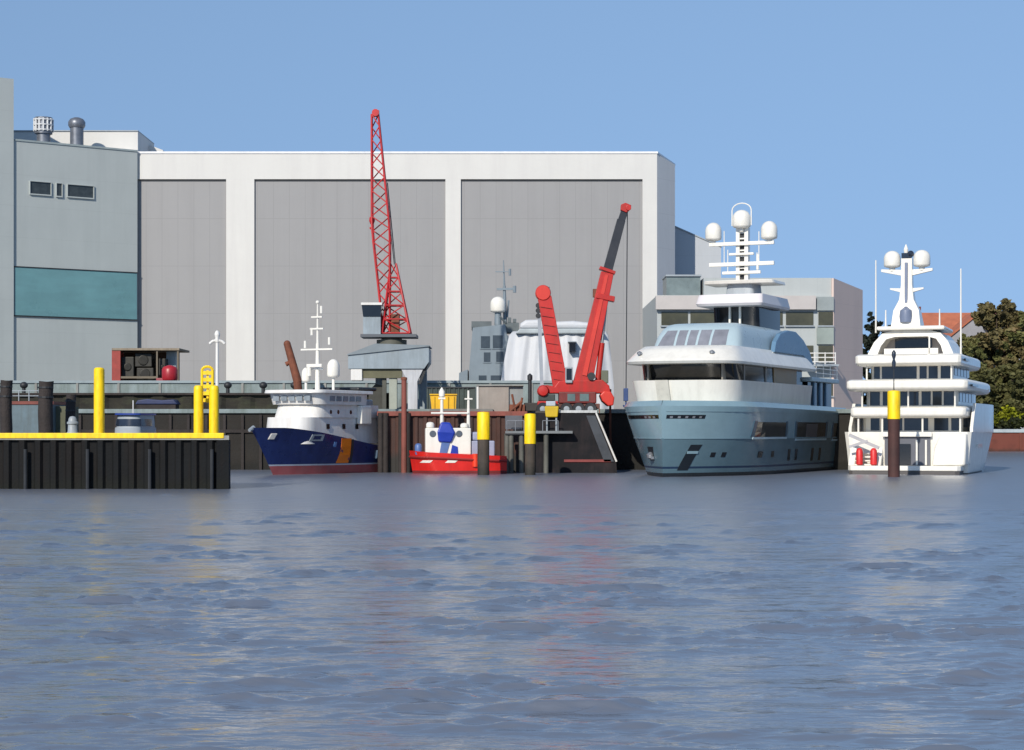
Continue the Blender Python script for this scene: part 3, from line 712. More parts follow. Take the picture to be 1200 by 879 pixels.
# ================================================================== JETTY AND TUG
DJ = 198.0; zj = pz(482, DJ)
t = thing('rusty_jetty', 'rust brown sheet pile jetty with reddish cap beam behind the red tug', 'jetty', (px(520, DJ), DJ, 0))
b = MB(); b.prism(corr((px(443, DJ), DJ), (px(618, DJ), DJ), .95, .16, .8), -2, zj-.5); b.build('sheet_piles', m_rustp, t)
b = MB(); b.box(px(443, DJ), px(500, DJ), DJ+.81, DJ+3.4, -2, zj-.5); b.box(px(500, DJ), px(618, DJ), DJ+.81, 212.4, -2, zj-.5); b.build('fill', m_rustp, t)
b = MB(); b.box(px(442, DJ), px(618, DJ), DJ-.25, DJ+3.4, zj-.49, zj); b.box(px(500, DJ), px(618, DJ), DJ+3.41, 212.4, zj-.49, zj); b.build('cap_beam', M('red_brown_cap', (130, 72, 62), .75, var=.25, stain=(84, 56, 48), samt=.6), t, bevel=.04)
b = MB()
for x in (446, 452, 470, 478): b.tube(P(x, 560, DJ-.35), P(x, 484, DJ-.35), .3, .28, 10)
b.build('fender_pile', m_timber, t, smooth=40, each=True)
D = DJ-.6; t = thing('rusty_pole', 'tall reddish brown pole rising from the jetty before the portal crane leg', 'pole', (px(473.5, D), D, 0))
b = MB(); b.tube((px(473.5, D), D, -1), P(473.5, 443, D), .3, .27, 12); b.build('shaft', M('red_brown_cap', (130, 72, 62)), t, smooth=40)
b = MB(); b.lathe(P(473.5, 443, D), [(.33, -.2), (.33, .05), (.02, .12)], 12); b.build('cap', m_rust, t)

# tug, broadside, bow to the left
DT = 192.6
t = thing('red_tug', 'small red tug with white wheelhouse and blue painted panels by the jetty', 'tug', (px(479, DT), DT+.9, 0), R(4))
f_, us_, rows_ = hullgrid(9.8, 4.0, lambda u: 2.25-.5*u+.35*max(0, .2-u), .35, [-.6, 0, .3], ub=(.3, .2), pw=(1.7, 2.6), nt_=5, stern=.25, flare=.05)
hullmesh(f_, us_, rows_, [0, 0, 1]).build('hull', [M('antifoul_red2', (110, 34, 34), .6), M('tug_red', (206, 34, 26), .35, var=.1, stain=(140, 30, 26), samt=.4)], t, world=False, smooth=40)
b = MB()
for sgn in (-1, 1):
    pts = []
    for i in range(31):
        u = us_[i]; x, hb = f_(u, 1.75); pts.append(Vector((x-.02, sgn*(hb+.05), 1.7-.45*u)))
    b.path(pts, .13, 6)
b.build('rubbing_strake', M('tug_dark_red', (140, 28, 26), .6), t, world=False, smooth=50)
b = MB()
for s0 in (1.2, 3.7): hpatch(b, f_, s0, s0+1.0, 1.1, 1.35, -1, .04, 3, shear=.3)
b.build('hull_mark', m_hwhite, t, world=False, each=True)
b = MB(); b.box(1.6, 6.2, -1.35, 1.35, 1.9, 4.6); o = b.build('wheelhouse', m_hwhite, t, world=False, bevel=.12)
b = MB()
for x in (2.35, 5.0): b.lathe((x, -1.37, 4.0), [(.02, -.03), (.3, -.03), (.34, .0), (.34, .05), (.02, .05)], 16, 'Y')
b.build('porthole', M('porthole_glass', (90, 96, 104), .15), o, world=False, each=True)
m_bl = M('tug_blue', (30, 56, 160), .4, var=.15); m_bl2 = M('tug_light_blue', (82, 108, 160), .45, var=.15)
b = MB(); b.slab([(3.0, 1.95), (3.75, 1.95), (4.2, 3.6), (3.3, 3.6)], -1.43, -1.36); b.build('blue_panel', m_bl2, o, world=False)
b = MB(); b.slab([(4.1, 1.95), (4.9, 1.95), (4.85, 2.7), (4.3, 2.9)], -1.43, -1.36); b.build('blue_panel', m_bl, o, world=False)
b = MB(); b.loft([[(2.9, -1.6, 3.2), (4.2, -1.6, 3.1), (4.3, -.6, 3.2), (2.9, -.6, 3.2)], [(2.8, -1.75, 4.2), (4.6, -1.7, 4.1), (4.6, -.4, 4.3), (2.8, -.4, 4.2)], [(3.2, -1.5, 5.2), (4.1, -1.5, 5.1), (4.1, -.3, 5.2), (3.2, -.3, 5.2)]]); b.build('tarpaulin', m_bl, t, world=False, bevel=.15)
for x, h in ((2.1, .55), (5.55, .45)):
    MB().lathe((x, -.9, 4.6), [(.35, 0), (.42, .05), (.42, h*.7), (.3, h), (.02, h+.06)], 14).build('funnel', m_hwhite, t, world=False, smooth=50)
mst = MB().tube((3.3, 0, 4.6), (3.3, 0, 8.3), .2, .14, 8).build('mast', m_hwhite, t, world=False, smooth=40)
b = MB(); b.bar((2.95, -.1, 7.6), (3.65, -.1, 7.6), .16, .2); b.lathe((3.3, 0, 8.1), [(.1, -.5), (.3, -.3), (.3, .2), (.05, .6)], 10); b.build('lantern', m_hwhite, mst, world=False, smooth=40)
mst = MB().tube((6.0, 0, 4.5), (6.0, 0, 8.4), .2, .1, 8).build('mast', m_hwhite, t, world=False, smooth=40)
b = MB(); b.bar((5.6, -.1, 7.55), (6.4, -.1, 7.55), .14, .14); b.build('yard', m_hwhite, mst, world=False)
b = MB(); b.tube((2.2, -.2, 6.1), (6.0, -.2, 6.1), .1); b.build('spreader', m_hwhite, t, world=False)
b = MB(); b.box(6.25, 8.6, -1.1, 1.1, 1.6, 3.3); b.build('aft_cabin', M('lilac_grey', (150, 154, 176), .5, var=.1), t, world=False, bevel=.1)
b = MB(); b.box(6.3, 7.3, -.9, .7, 3.31, 4.2); b.build('aft_hatch', M('lilac_grey', (150, 154, 176)), t, world=False, bevel=.2)
b = MB(); b.lathe((.9, -1.0, 1.9), [(.3, 0), (.36, .2), (.36, .9), (.25, 1.1), (.02, 1.15)], 12); b.build('bow_barrel', m_bl2, t, world=False, smooth=50)
b = MB(); b.tube((6.6, -1.9, 2.0), (6.6, -1.9, .7), .3, .3, 12); b.build('fender', M('tug_fender', (220, 60, 30), .5), t, world=False, smooth=40)

# dolphin posts in the water
def dolphin(x0, x1, ya, yb, D, label, rad=None):
    c = px((x0+x1)/2, D); r = (px(x1, D)-px(x0, D))/2
    th_ = thing('dolphin_post', label, 'post', (c, D, 0), group='yellow topped dolphin posts in the water')
    MB().tube((c, D, -2), (c, D, pz(yb, D)), r*.93, r*.93, 18).build('steel_pile', M('dolphin_steel', (66, 58, 52), .75, var=.4, stain=(92, 80, 64), samt=.6, sscale=(2, 2, .2), tide=((36, 36, 30), 1.5)) if x0 < 1000 else M('dolphin_brown', (72, 44, 40), .75, var=.3, stain=(48, 32, 30), samt=.6, sscale=(2, 2, .2)), th_, smooth=40)
    MB().lathe((c, D, 0), [(r*.94, pz(yb, D)-.02), (r, pz(yb, D)), (r, pz(ya, D)-.1), (r*.9, pz(ya, D)), (.03, pz(ya, D)+.05)], 20).build('yellow_sleeve', m_yellow, th_, smooth=40)
    return th_, c
dolphin(559, 574, 483, 515, 187, 'yellow topped mooring post in the water in front of the red tug')
dolphin(614.5, 628, 485, 520, 187, 'yellow topped mooring post in the water before the dark crane barge')
th_, c = dolphin(1040, 1055, 458, 491, 179, 'brown mooring post with yellow top in front of the white yacht stern')
D = 179; b = MB(); b.tube((c, D, pz(458, D)), (c, D, pz(415, D)), .05, .04, 8); b.build('rod', m_dark, th_)
b = MB(); b.lathe((c, D, 0), [(.02, pz(433, D)), (.16, pz(430, D)), (.2, pz(425, D)), (.1, pz(421, D)), (.2, pz(417, D)), (.2, pz(413, D)), (.02, pz(410, D))], 12); b.build('beacon', m_glassb, th_, smooth=50)

# ================================================================== CRANE BARGE
DB = 196.0; zb_ = pz(483, DB)
t = thing('crane_barge', 'dark steel barge with raked right end carrying the red crane', 'barge', (px(675, DB), DB, 0))
m_bd = M('barge_black', (20, 20, 24), .7, spec=.25, var=.5, scale=.5, stain=(58, 46, 46), samt=.7, sscale=(.5, .5, .25))
b = MB(); b.pslab([(628, 565), (628, 484), (699, 484), (722, 541), (724, 565)], DB, 13); b.build('hull', m_bd, t)
b = MB(); b.pslab([(687, 487), (697.5, 487), (719.5, 541), (708, 541)], DB-.12, .12); b.build('rake_plate', M('rake_plate', (58, 62, 68), .5, var=.3), t)
b = MB(); b.tube(P(698.6, 484, DB-.1), P(722.5, 541, DB-.1), .1); b.build('rake_edge', m_white, t)
b = MB(); b.pbox(655, 480.8, 699.5, 483.8, DB-.15, .5); b.build('deck_edge', M('deck_edge_pale', (190, 192, 192), .6, var=.2, stain=(110, 104, 96), samt=.6), t)
b = MB(); b.pbox(628, 481.5, 700, 483.9, DB+.36, 12.6); b.build('deck', M('barge_deck', (70, 66, 62), .8), t)
b = MB(); b.pbox(661, 538.5, 716, 541.5, DB-.12, .12); b.build('red_waterline', M('barge_red', (126, 56, 52), .6, var=.25), t)
b = MB(); b.pbox(702, 478, 703, 484, DB+5, .3); b.pbox(714, 456, 716.5, 560, 210.5, .4); 
o = b.build('mooring_stake', m_rust); tag(o, 'thin rusty stake standing behind the raked end of the crane barge', 'stake')
# steel walkway left of the barge
D = 194.6; t = thing('steel_walkway', 'grey steel landing stage on columns left of the crane barge', 'landing stage', (px(608, D), D, 0))
b = MB(); b.pbox(592, 505, 671, 508, D, 1.2); b.build('platform', M('walkway_grey', (110, 114, 116), .6, var=.2), t)
b = MB(); b.pbox(592, 508.1, 618, 509.5, D+.1, 1); b.build('edge_beam', m_dark, t)
for x in (594, 599, 611, 640): MB().tube((px(x, D), D+.5, -2), P(x, 508.2, D+.5), .27, .27, 10).build('column', M('walkway_column', (92, 92, 86), .7, var=.3, stain=(60, 58, 50), samt=.6), t, smooth=40)
b = MB()
for x in (594, 604, 614, 636, 654): b.tube(P(x, 505, D+.1), P(x, 493, D+.1), .045, n=6)
b.tube(P(594, 493, D+.1), P(614, 493, D+.1), .045, n=6); b.tube(P(636, 493, D+.1), P(654, 493, D+.1), .045, n=6); b.build('handrail', m_steel, t)
b = MB(); b.pslab([(592, 487), (612, 487), (612, 503), (592, 503)], D+1.3, .3); b.build('screen', M('walkway_screen', (84, 86, 92), .6, var=.3), t)
D = 195.2; b = MB(); b.loft([[P(638, 476, D), P(655, 476, D), P(655, 476, D+2), P(638, 476, D+2)], [P(639.5, 489, D), P(653.5, 489, D), P(653.5, 489, D+2), P(639.5, 489, D+2)]])
t = thing('yellow_float', 'dull yellow tub float on white struts at the barge side', 'float', P(646, 505, D))
b.build('tub', M('dull_yellow', (196, 164, 20), .6, var=.2), t, bevel=.12)
b = MB()
for x in (641, 652): b.tube(P(x, 489, D+.3), P(x, 506, D+.3), .1)
b.build('strut', m_grey, t, each=True)
b = MB(); b.pbox(640, 470, 651, 475.8, D+.4, 1); b.build('white_box', M('pale_box', (170, 180, 190), .5), t, bevel=.06)
D = 205; t = thing('black_pipe_post', 'black round topped pipe standing on the jetty left of the red crane', 'post', (px(621, D), D, zj))
b = MB(); b.lathe((px(621, D), D, 0), [(.2, zj), (.2, pz(446, D)), (.28, pz(445, D)), (.28, pz(440, D)), (.02, pz(437.5, D))], 12); b.build('pipe', m_dark, t, smooth=40)
b = MB(); b.pbox(614, 472, 637, 482, D-.5, 2); b.build('winch_base', M('winch_dark', (52, 50, 48), .7, var=.3), t, bevel=.1)
# ---- block house, skip, container, rubble on the jetty
D = 206; t = thing('concrete_kiosk', 'beige and grey flat concrete hut on the jetty behind the tug masts', 'hut', P(585, 482, D))
b = MB(); b.pbox(561, 453, 596, 482.5, D, 4); b.build('front_block', M('beige_render', (150, 142, 134), .85, var=.15, stain=(120, 112, 104), samt=.4), t)
b = MB(); b.pbox(596.3, 453.5, 613, 482.5, D+.3, 3.5); b.build('side_block', M('grey_render', (140, 144, 144), .85, var=.15), t)
b = MB(); b.pbox(558.6, 452.6, 560.8, 482.5, D-.1, 4); b.build('white_corner', m_white, t)
b = MB(); b.pbox(558, 450.8, 613.5, 452.4, D-.2, 4.4); b.build('roof_slab', m_conc, t)
D = 204; b = MB(); b.tube(P(604, 482, D), P(600, 462, D), .12); b.tube(P(609, 482, D), P(612, 466, D), .12); b.tube(P(598, 482, D), P(612, 470, D), .14); b.pbox(597, 474, 615, 482, D+.2, 1.4)
o = b.build('scrap_heap', m_rust); tag(o, 'heap of rusty scrap bars leaning before the concrete hut', 'scrap')
D = 207; t = thing('yellow_skip', 'yellow steel skip on the jetty behind the white tug masts', 'skip', P(519, 482, D))
b = MB(); b.loft([[P(504, 463, D), P(535, 463, D), P(535, 463, D+3), P(504, 463, D+3)], [P(506, 482, D), P(534, 482, D), P(534, 482, D+3), P(506, 482, D+3)]]); b.build('tub', M('skip_yellow', (226, 176, 10), .5, var=.15, stain=(120, 80, 30), samt=.4), t)
b = MB(); 
for x in (508, 516, 524, 531): b.pbox(x, 464.5, x+1.4, 481, D-.16, .2)
b.pbox(503.5, 461.6, 535.5, 463, D-.15, 3.3); b.build('ribs', M('skip_yellow', (226, 176, 10)), t)
D = 214; t = thing('green_container', 'dark green site container between the yellow skip and concrete hut', 'container', P(530, 484, D))
b = MB(); b.prism(corr((px(500, D), D), (px(557, D), D), .5, .1, 2.5), QZ+.12, pz(455, D)); b.build('shell', M('dark_green', (62, 72, 68), .7, var=.3), t)
b = MB(); b.pbox(500, 453.4, 557, 455, D-.05, 2.6); b.build('roof_rail', m_dark, t)

# ================================================================== PORTAL CRANE (red lattice jib)
DC = 222.0
t = thing('harbour_crane', 'old portal crane with tall red lattice jib and grey gantry house', 'crane', (px(458, DC), DC, QZ))
m_cg = M('crane_grey', (140, 152, 160), .55, var=.12, stain=(98, 100, 96), samt=.45)
b = MB(); b.pslab([(408, 432), (408, 417), (420, 412), (440, 404.5), (500, 406), (502.5, 408), (502.5, 424), (497, 432)], DC-3, 7); b.build('gantry_house', m_cg, t)
b = MB(); b.pslab([(407, 416.2), (407, 415), (439.5, 402.6), (503, 404.6), (503, 406)], DC-3.2, 7.4); b.build('gantry_roof', M('gantry_roof', (120, 130, 136), .6, var=.15), t)
b = MB(); b.pbox(425, 432.2, 471, 443, DC-2.6, 1.0); b.build('cross_beam', M('olive_beam', (96, 94, 72), .7, var=.25), t)
b = MB(); b.pbox(411, 432.2, 424.5, 446, DC-2.9, 2); b.build('white_cabin', m_white, t, bevel=.08)
for lx in (470,):
    b = MB(); b.pslab([(470, 432.2), (496, 432.2), (489, 447), (489, 486), (478, 486), (478, 447)], DC-2.8, 1.3); b.build('leg', M('leg_pale', (188, 190, 194), .5, var=.1, stain=(130, 128, 124), samt=.5), t)
b = MB(); b.pslab([(497, 432.2), (502, 426), (493, 450), (489.5, 450)], DC-2.6, 1.2); b.build('leg_brace', m_dark, t)
b = MB(); b.pbox(456, 443.2, 465, 486, DC-2.4, 1.2); b.build('leg', M('leg_olive', (150, 154, 142), .6, var=.15), t)
b = MB(); b.pbox(448, 443.2, 452.5, 486, DC-2.2, .8); b.build('leg', M('leg_dark', (74, 74, 66), .6, var=.25), t)
for x in (440, 492):
    b = MB(); b.pbox(x, 432.2, x+8, 486, DC+2.5, 1.2); b.build('leg', m_cg, t)
b = MB(); b.pslab([(432, 486), (432, 458), (440, 450), (450, 452), (452, 470), (452, 486)], DC-1.0, 1.5); b.build('drive_housing', M('drive_dark', (58, 58, 52), .7, var=.4), t)
b = MB(); b.pbox(476, 480.5, 505, 486, DC-3.2, 2.2); b.pbox(436, 480.5, 468, 486, DC-3.2, 2.2); b.build('bogie', m_dark, t, each=True)
b = MB(); b.lathe((px(459, DC), DC, 0), [(1.75, pz(405, DC)), (1.75, pz(398.5, DC)), (1.2, pz(398, DC)), (1.2, pz(396, DC))], 20); b.build('slewing_ring', M('slew_olive', (84, 84, 74), .6, var=.3), t, smooth=40)
b = MB(); b.box(px(424, DC), px(489, DC), DC-2.2, DC+2.6, pz(396, DC), pz(392.6, DC)); b.build('turntable', M('turntable_grey', (88, 92, 98), .6), t)
cab = MB().pbox(425.5, 371, 446, 392.4, DC-1.8, 2.4).build('cab', m_cg, t)
MB().pslab([(425.5, 370.8), (423.8, 357.5), (447, 357.5), (446, 370.8)], DC-1.9, 2.5).build('cab_window', m_glassd, cab)
MB().pbox(423, 354.5, 447.5, 357.3, DC-2.1, 2.9).build('cab_roof', m_white, cab)
m_jib = M('jib_red', (186, 34, 36), .5, var=.15, stain=(110, 30, 30), samt=.4)
# lattice A-frame
b = MB()
bl, br_ = P(448.5, 391, DC), P(481, 391, DC); tp = P(461, 309, DC)
cor = []
for dx, dy in ((-1, -1), (1, -1), (1, 1), (-1, 1)):
    base = Vector((bl.x if dx < 0 else br_.x, DC + dy*1.4, bl.z)); top = Vector((tp.x + dx*.32, DC + dy*.3, tp.z)); cor.append((base, top)); b.tube(base, top, .13, .1, 6)
for lv in range(5):
    t0, t1 = lv/5, (lv+1)/5
    for i in range(4):
        a0, a1 = cor[i]; c0, c1 = cor[(i+1) % 4]
        p0, p1 = a0.lerp(a1, t0), a0.lerp(a1, t1); q0_, q1_ = c0.lerp(c1, t0), c0.lerp(c1, t1)
        b.tube(p0, q0_, .085, n=5); b.tube(p0 if lv % 2 else q0_, q1_ if lv % 2 else p1, .075, n=5)
b.build('tower_frame', m_jib, t)
b = MB(); b.pbox(458, 368, 468, 391, DC-.5, 1.2); b.build('winch', m_rust, t, bevel=.1)
# jib
tip, root_ = P(439.5, 134, DC), P(453, 389, DC)
dj = (root_ - tip).normalized(); sx_ = Vector((dj.z, 0, -dj.x)); 
if sx_.x < 0: sx_ = -sx_
def jw(k): return .38 + .62*min(1, k/.5) if k < .55 else 1.0 - .62*((k-.55)/.45)
b = MB(); N = 17; prev = None
for i in range(N+1):
    k = i/N; c_ = tip.lerp(root_, k); w_ = jw(k)
    cur = [c_ + sx_*sx*w_ + Vector((0, sy*w_*.9, 0)) for sx, sy in ((-1, -1), (1, -1), (1, 1), (-1, 1))]
    if prev:
        for j in range(4):
            b.tube(prev[j], cur[j], .115, n=6)
            a_, c2 = (prev[j], cur[(j+1) % 4]) if i % 2 else (prev[(j+1) % 4], cur[j])
            b.tube(a_, c2, .075, n=5)
    prev = cur
b.build('jib', m_jib, t)
b = MB(); b.pbox(436.5, 129, 444, 136, DC-.4, .8); b.lathe(P(440, 132, DC-.55), [(.05, -.1), (.42, -.1), (.42, .1), (.05, .1)], 14, 'Y'); b.build('jib_head', m_jib, t)
b = MB(); b.tube(P(436.3, 136, DC-.2), P(436, 256, DC-.2), .045, n=5); b.tube(P(444, 136, DC), P(462, 310, DC), .05, n=5); b.tube(P(454, 214, DC), P(463.5, 312, DC), .06, n=5); b.build('cable', m_cable, t, each=True)
b = MB(); b.lathe(P(436, 258, DC-.2), [(.05, .5), (.3, .3), (.34, -.1), (.2, -.45), (.05, -.55)], 10); b.path([P(436, 263, DC-.2), P(436, 267, DC-.2), P(434.5, 268.5, DC-.2), P(433.6, 266.5, DC-.2)], .1, 6); b.build('hook', m_jib, t, smooth=50)

# ================================================================== MOBILE CRANE (red)
DM = 203.0
t = thing('mobile_crane', 'big red mobile crane with raised telescopic boom and second red mast', 'crane', P(678, 483, DM))
m_rd = M('crane_dark_red', (112, 40, 36), .5, var=.25, stain=(70, 40, 36), samt=.6)
# carrier
b = MB(); b.pbox(630, 470, 654, 478, DM-1.4, 4.4); b.build('carrier_rear', m_red, t, bevel=.08)
b = MB(); b.pbox(631.5, 462, 650.5, 469.8, DM-1.3, 3.6); b.build('engine_housing', M('engine_green', (54, 62, 58), .5, var=.3), t, bevel=.08)
b = MB(); b.pbox(654.2, 473, 703, 479, DM-1.5, 4.4); b.build('chassis', M('chassis_brown', (92, 58, 50), .65, var=.3), t, bevel=.06)
cabo = MB().pbox(655, 459, 699, 472.8, DM-1.7, 3.6).build('carrier_cab', m_rd, t, bevel=.12)
for x0, x1 in ((665, 674), (679.5, 690)):
    MB().pbox(x0, 461.5, x1, 470, DM-1.76, .1).build('cab_window', M('greenish_glass', (96, 112, 110), .15, var=.25), cabo)
for i, x in enumerate((636, 648, 664, 678, 692)):
    w_ = MB().lathe(P(x, 479.3, DM-1.75), [(.2, -.2), (.62, -.22), (.68, -.1), (.68, .2), (.2, .2)], 18, 'Y').build('wheel', m_dark, t, smooth=40)
    MB().lathe(P(x, 479.3, DM-1.98), [(.04, -.05), (.3, -.02), (.34, .1), (.04, .1)], 14, 'Y').build('rim', m_grey, w_, smooth=40)
# superstructure
b = MB(); b.pslab([(634, 461), (634, 455), (640, 451), (650, 453), (655, 446), (706, 445), (714, 452), (716, 461)], DM-1.2, 3); b.build('turntable_house', m_red, t, bevel=.1)
b = MB(); b.lathe(P(636.5, 458, DM-1.5), [(.1, -.2), (.5, -.15), (.62, .1), (.62, 2.6), (.1, 2.6)], 16, 'Y'); b.build('winch_drum', m_red, t, smooth=40)
b = MB(); b.pslab([(703, 463), (708, 458), (716, 459), (720, 466), (719, 475), (713, 476), (706, 470)], DM-1.6, 3.4); b.build('counterweight', M('red_light', (200, 52, 38), .45, var=.1), t, bevel=.12)
b = MB(); b.pbox(662.5, 430, 671, 449, DM-1.5, 1.6); o = b.build('operator_cab', m_grey, t, bevel=.1)
b = MB(); b.pbox(663.8, 432, 669.8, 445, DM-1.56, .1); b.build('cab_window', m_glassd, o)
b = MB(); b.pbox(704.5, 434, 713, 449, DM-.8, 1.6); b.build('hydraulic_pack', M('pack_olive', (96, 100, 84), .6), t, bevel=.08)
b = MB(); b.lathe(P(693, 441, DM-1.35), [(.05, -.1), (.42, -.1), (.42, .2), (.05, .2)], 14, 'Y'); b.build('gauge', m_dark, t)
# main boom
b = MB(); b.bar(P(682, 452, DM), P(711.5, 320, DM), 2.0, 1.7, 1.35, 1.3); b.build('main_boom', m_red, t, bevel=.06)
b = MB(); b.bar(P(685, 440, DM-.9), P(711, 322, DM-.68), .5, .1, .35, .08); b.build('boom_stiffener', M('red_light', (200, 52, 38)), t)
b = MB(); b.bar(P(711, 319, DM), P(712.2, 315.5, DM), 1.75, 1.6); b.bar(P(708.8, 352, DM), P(710, 346, DM), 2.0, 1.7, 1.9, 1.7); b.build('boom_collar', m_red, t, bevel=.05)
b = MB(); b.bar(P(712, 317, DM), P(728, 258, DM), 1.0, .9, .9, .8); b.bar(P(727, 262, DM), P(733, 244, DM), .78, .7, .74, .7); b.build('inner_boom', M('boom_black', (36, 38, 44), .4, var=.2), t, bevel=.03)
b = MB(); b.pslab([(727.5, 246), (728, 239.5), (733, 237.5), (740, 240.5), (738, 246), (734, 249)], DM-.55, 1.1); b.lathe(P(736.5, 243.5, DM-.65), [(.05, -.06), (.3, -.06), (.3, .06), (.05, .06)], 14, 'Y'); b.build('boom_head', m_red, t, bevel=.05)
b = MB(); b.pbox(695, 338.5, 699.5, 348, DM-.6, .9); b.tube(P(697, 343, DM-.2), P(704, 344, DM-.2), .12); b.build('boom_reel', m_rust, t)
b = MB(); b.tube(P(735.2, 247, DM), P(733.6, 458, DM), .06, n=6); b.build('hoist_rope', m_cable, t)
b = MB(); b.pbox(730.8, 455, 736.2, 470, DM-.25, .5); b.path([P(733.5, 470, DM), P(733.5, 475, DM), P(731.5, 477, DM), P(730.5, 474.5, DM)], .1, 6); b.build('hook_block', M('hook_blue', (52, 74, 120), .5, var=.2), t, bevel=.06)
b = MB(); b.tube(P(700.5, 446, DM-.4), P(705.5, 402, DM-.4), .3, .3, 12); b.build('luffing_cylinder', m_red, t, smooth=40)
b = MB(); b.tube(P(705.5, 402, DM-.4), P(711.5, 345, DM-.2), .16, .16, 10); b.build('luffing_rod', m_steel, t, smooth=40)
# second mast
b = MB(); b.bar(P(657, 454, DM+.2), P(638, 348, DM+.2), 1.6, 1.5, 1.45, 1.3); b.build('mast_boom', m_red, t, bevel=.06)
b = MB()
for k in range(9):
    p = P(657, 454, DM-.56).lerp(P(638, 348, DM-.5), .08+.1*k); b.tube(p+Vector((-.62, 0, .1)), p+Vector((.62, 0, -.1)), .04, n=6)
b.build('mast_brace', m_rd, t, each=True)
b = MB(); b.lathe(P(636.5, 343, DM-.55), [(.1, -.05), (.75, -.05), (.83, .1), (.83, 1.3), (.75, 1.45), (.1, 1.45)], 20, 'Y'); b.build('mast_head', M('red_light', (200, 52, 38)), t, smooth=40)
b = MB(); b.tube(P(642, 336, DM+.2), P(641, 341, DM+.2), .2); b.build('mast_lamp', m_steel, t)
b = MB(); 
for y in (358, 364, 370): b.lathe(P(630.5, y, DM), [(.05, -.2), (.26, -.2), (.26, .2), (.05, .2)], 10, 'Y')
b.build('sheave', m_dark, t, each=True)
b = MB(); b.bar(P(631.5, 356, DM), P(635, 452, DM), .38, .2); b.build('pendant', M('pendant_grey', (150, 158, 166), .5), t)

# ================================================================== GREY SHIP AND WHITE SHROUDED HULL
DG = 258.0
t = thing('grey_ship', 'grey naval ship tower with mast behind the jetty', 'ship', P(570, 484, DG))
m_ng = M('naval_grey', (120, 132, 140), .5, var=.08, stain=(96, 106, 112), samt=.35)
b = MB(); b.pslab([(548, 490), (550, 430), (554, 384), (592, 380), (594, 392), (600, 400), (600, 490)], DG, 9); b.build('deckhouse', m_ng, t)
b = MB(); b.pslab([(536, 490), (538, 437), (548, 433), (548, 490)], DG+.5, 8); b.build('bridge_wing', m_ng, t)
for x0, y0, x1, y1 in ((563.5, 394, 574, 408), (577.5, 393, 589, 408), (567, 413, 574.5, 424), (581.5, 412, 590, 424), (561, 440, 570, 452), (575, 440, 588, 452)):
    wn = MB().pbox(x0, y0, x1, y1, DG-.07, .1).build('window', M('ship_window', (62, 70, 76), .2, var=.3), t)
    MB().pbox(x0-1, y1+.3, x1+1, y1+1.3, DG-.12, .11).build('sill', m_ng, wn)
b = MB(); b.pbox(552.5, 376.5, 576, 383.6, DG+.3, .5); b.pbox(552.5, 376.5, 553.4, 386, DG+.9, 7); b.build('bulwark_screen', M('screen_dark', (88, 96, 98), .6, var=.25), t)
b = MB(); b.pbox(590, 378, 608, 390, DG+1, 3); b.pbox(595, 372, 599, 378, DG+1.2, 1.5); b.pbox(601, 373.5, 605, 378, DG+1.2, 1.5); b.tube(P(593, 379, DG+1), P(586, 371, DG+.6), .15); b.build('gun_platform', M('screen_dark', (88, 96, 98)), t, bevel=.1)
MB().tube(P(583.5, 381, DG+2), P(583.5, 364, DG+2), .5, .42, 10).build('radome_post', m_ng, t, smooth=40)
radome(P(583.5, 366.5, DG+2), 1.05, 2.2).build('radome', m_hwhite, t, smooth=50)
mst = MB().tube(P(592, 380, DG+3), P(591, 335, DG+3), .3, .2, 10).tube(P(591, 335, DG+3), P(590, 305, DG+3), .14, .06, 8).build('mast', m_ng, t, smooth=40)
b = MB(); b.bar(P(582, 339, DG+2.8), P(603, 338.5, DG+2.8), .3, .3); b.bar(P(580.5, 318.5, DG+2.8), P(592, 318.5, DG+2.8), .14, .14); b.tube(P(597.5, 315, DG+2.8), P(597.5, 323, DG+2.8), .17); b.tube(P(603, 335, DG+2.8), P(603, 343, DG+2.8), .22); b.tube(P(596, 352, DG+2.8), P(594.5, 372, DG+2.8), .12); b.bar(P(590, 318.5, DG+2.8), P(598, 318.5, DG+2.8), .1, .1); b.build('yard', m_ng, mst, each=True)

DW = 252.0
t = thing('shrouded_hull', 'ship wrapped in white folded sheeting under the red cranes', 'ship', P(655, 484, DW))
rows = []; n_ = 72
for j, (ya, k) in enumerate(((486, 1.0), (452, 1.0), (425, .96), (402, .92), (392, .9), (387, .86))):
    xa = 586 + (1-k)*105 if j else 586; xb = 720 - (1-k)*60
    row = []
    for i in range(n_+1):
        xx = xa + (xb-xa)*i/n_; e = (2*i/n_-1)
        fold = .10*math.sin(i*.85 + j*.2) + .10*math.sin(i*.37+1.3)
        yy = DW + 1.3*abs(e)**6 + fold + (1-k)*12
        row.append((px(xx, DW), yy, pz(ya, DW)))
    rows.append(row)
mb = MB(); 
top = rows[-1]; 
rings = [r + [(r[-1][0], DW+14, r[-1][2]), (r[0][0], DW+14, r[0][2])] for r in rows]
mb.loft(rings); mb.build('sheeting', M('white_sheeting', (194, 195, 197), .6, var=.05, stain=(180, 184, 190), samt=.5, sscale=(1.5, .2, .06)), t, smooth=45)
b = MB(); b.pslab([(604, 391), (609, 385), (706, 385), (709, 391)], DW+.6, 13); b.build('top_rail', M('top_rail_grey', (168, 176, 178), .6), t, bevel=.15)
b = MB(); b.loft([[P(x, y, DW+dd) for x, y in ((608, 385), (610, 379), (616, 375), (640, 374), (650, 377), (672, 376), (690, 378), (700, 385))] for dd in (3, 9)]); b.build('bulging_cover', M('white_sheeting', (194, 195, 197)), t, bevel=.4)
b = MB(); b.pbox(667, 401, 674.5, 412, DW-.6, 1.6); b.build('opening', m_glassd, t)
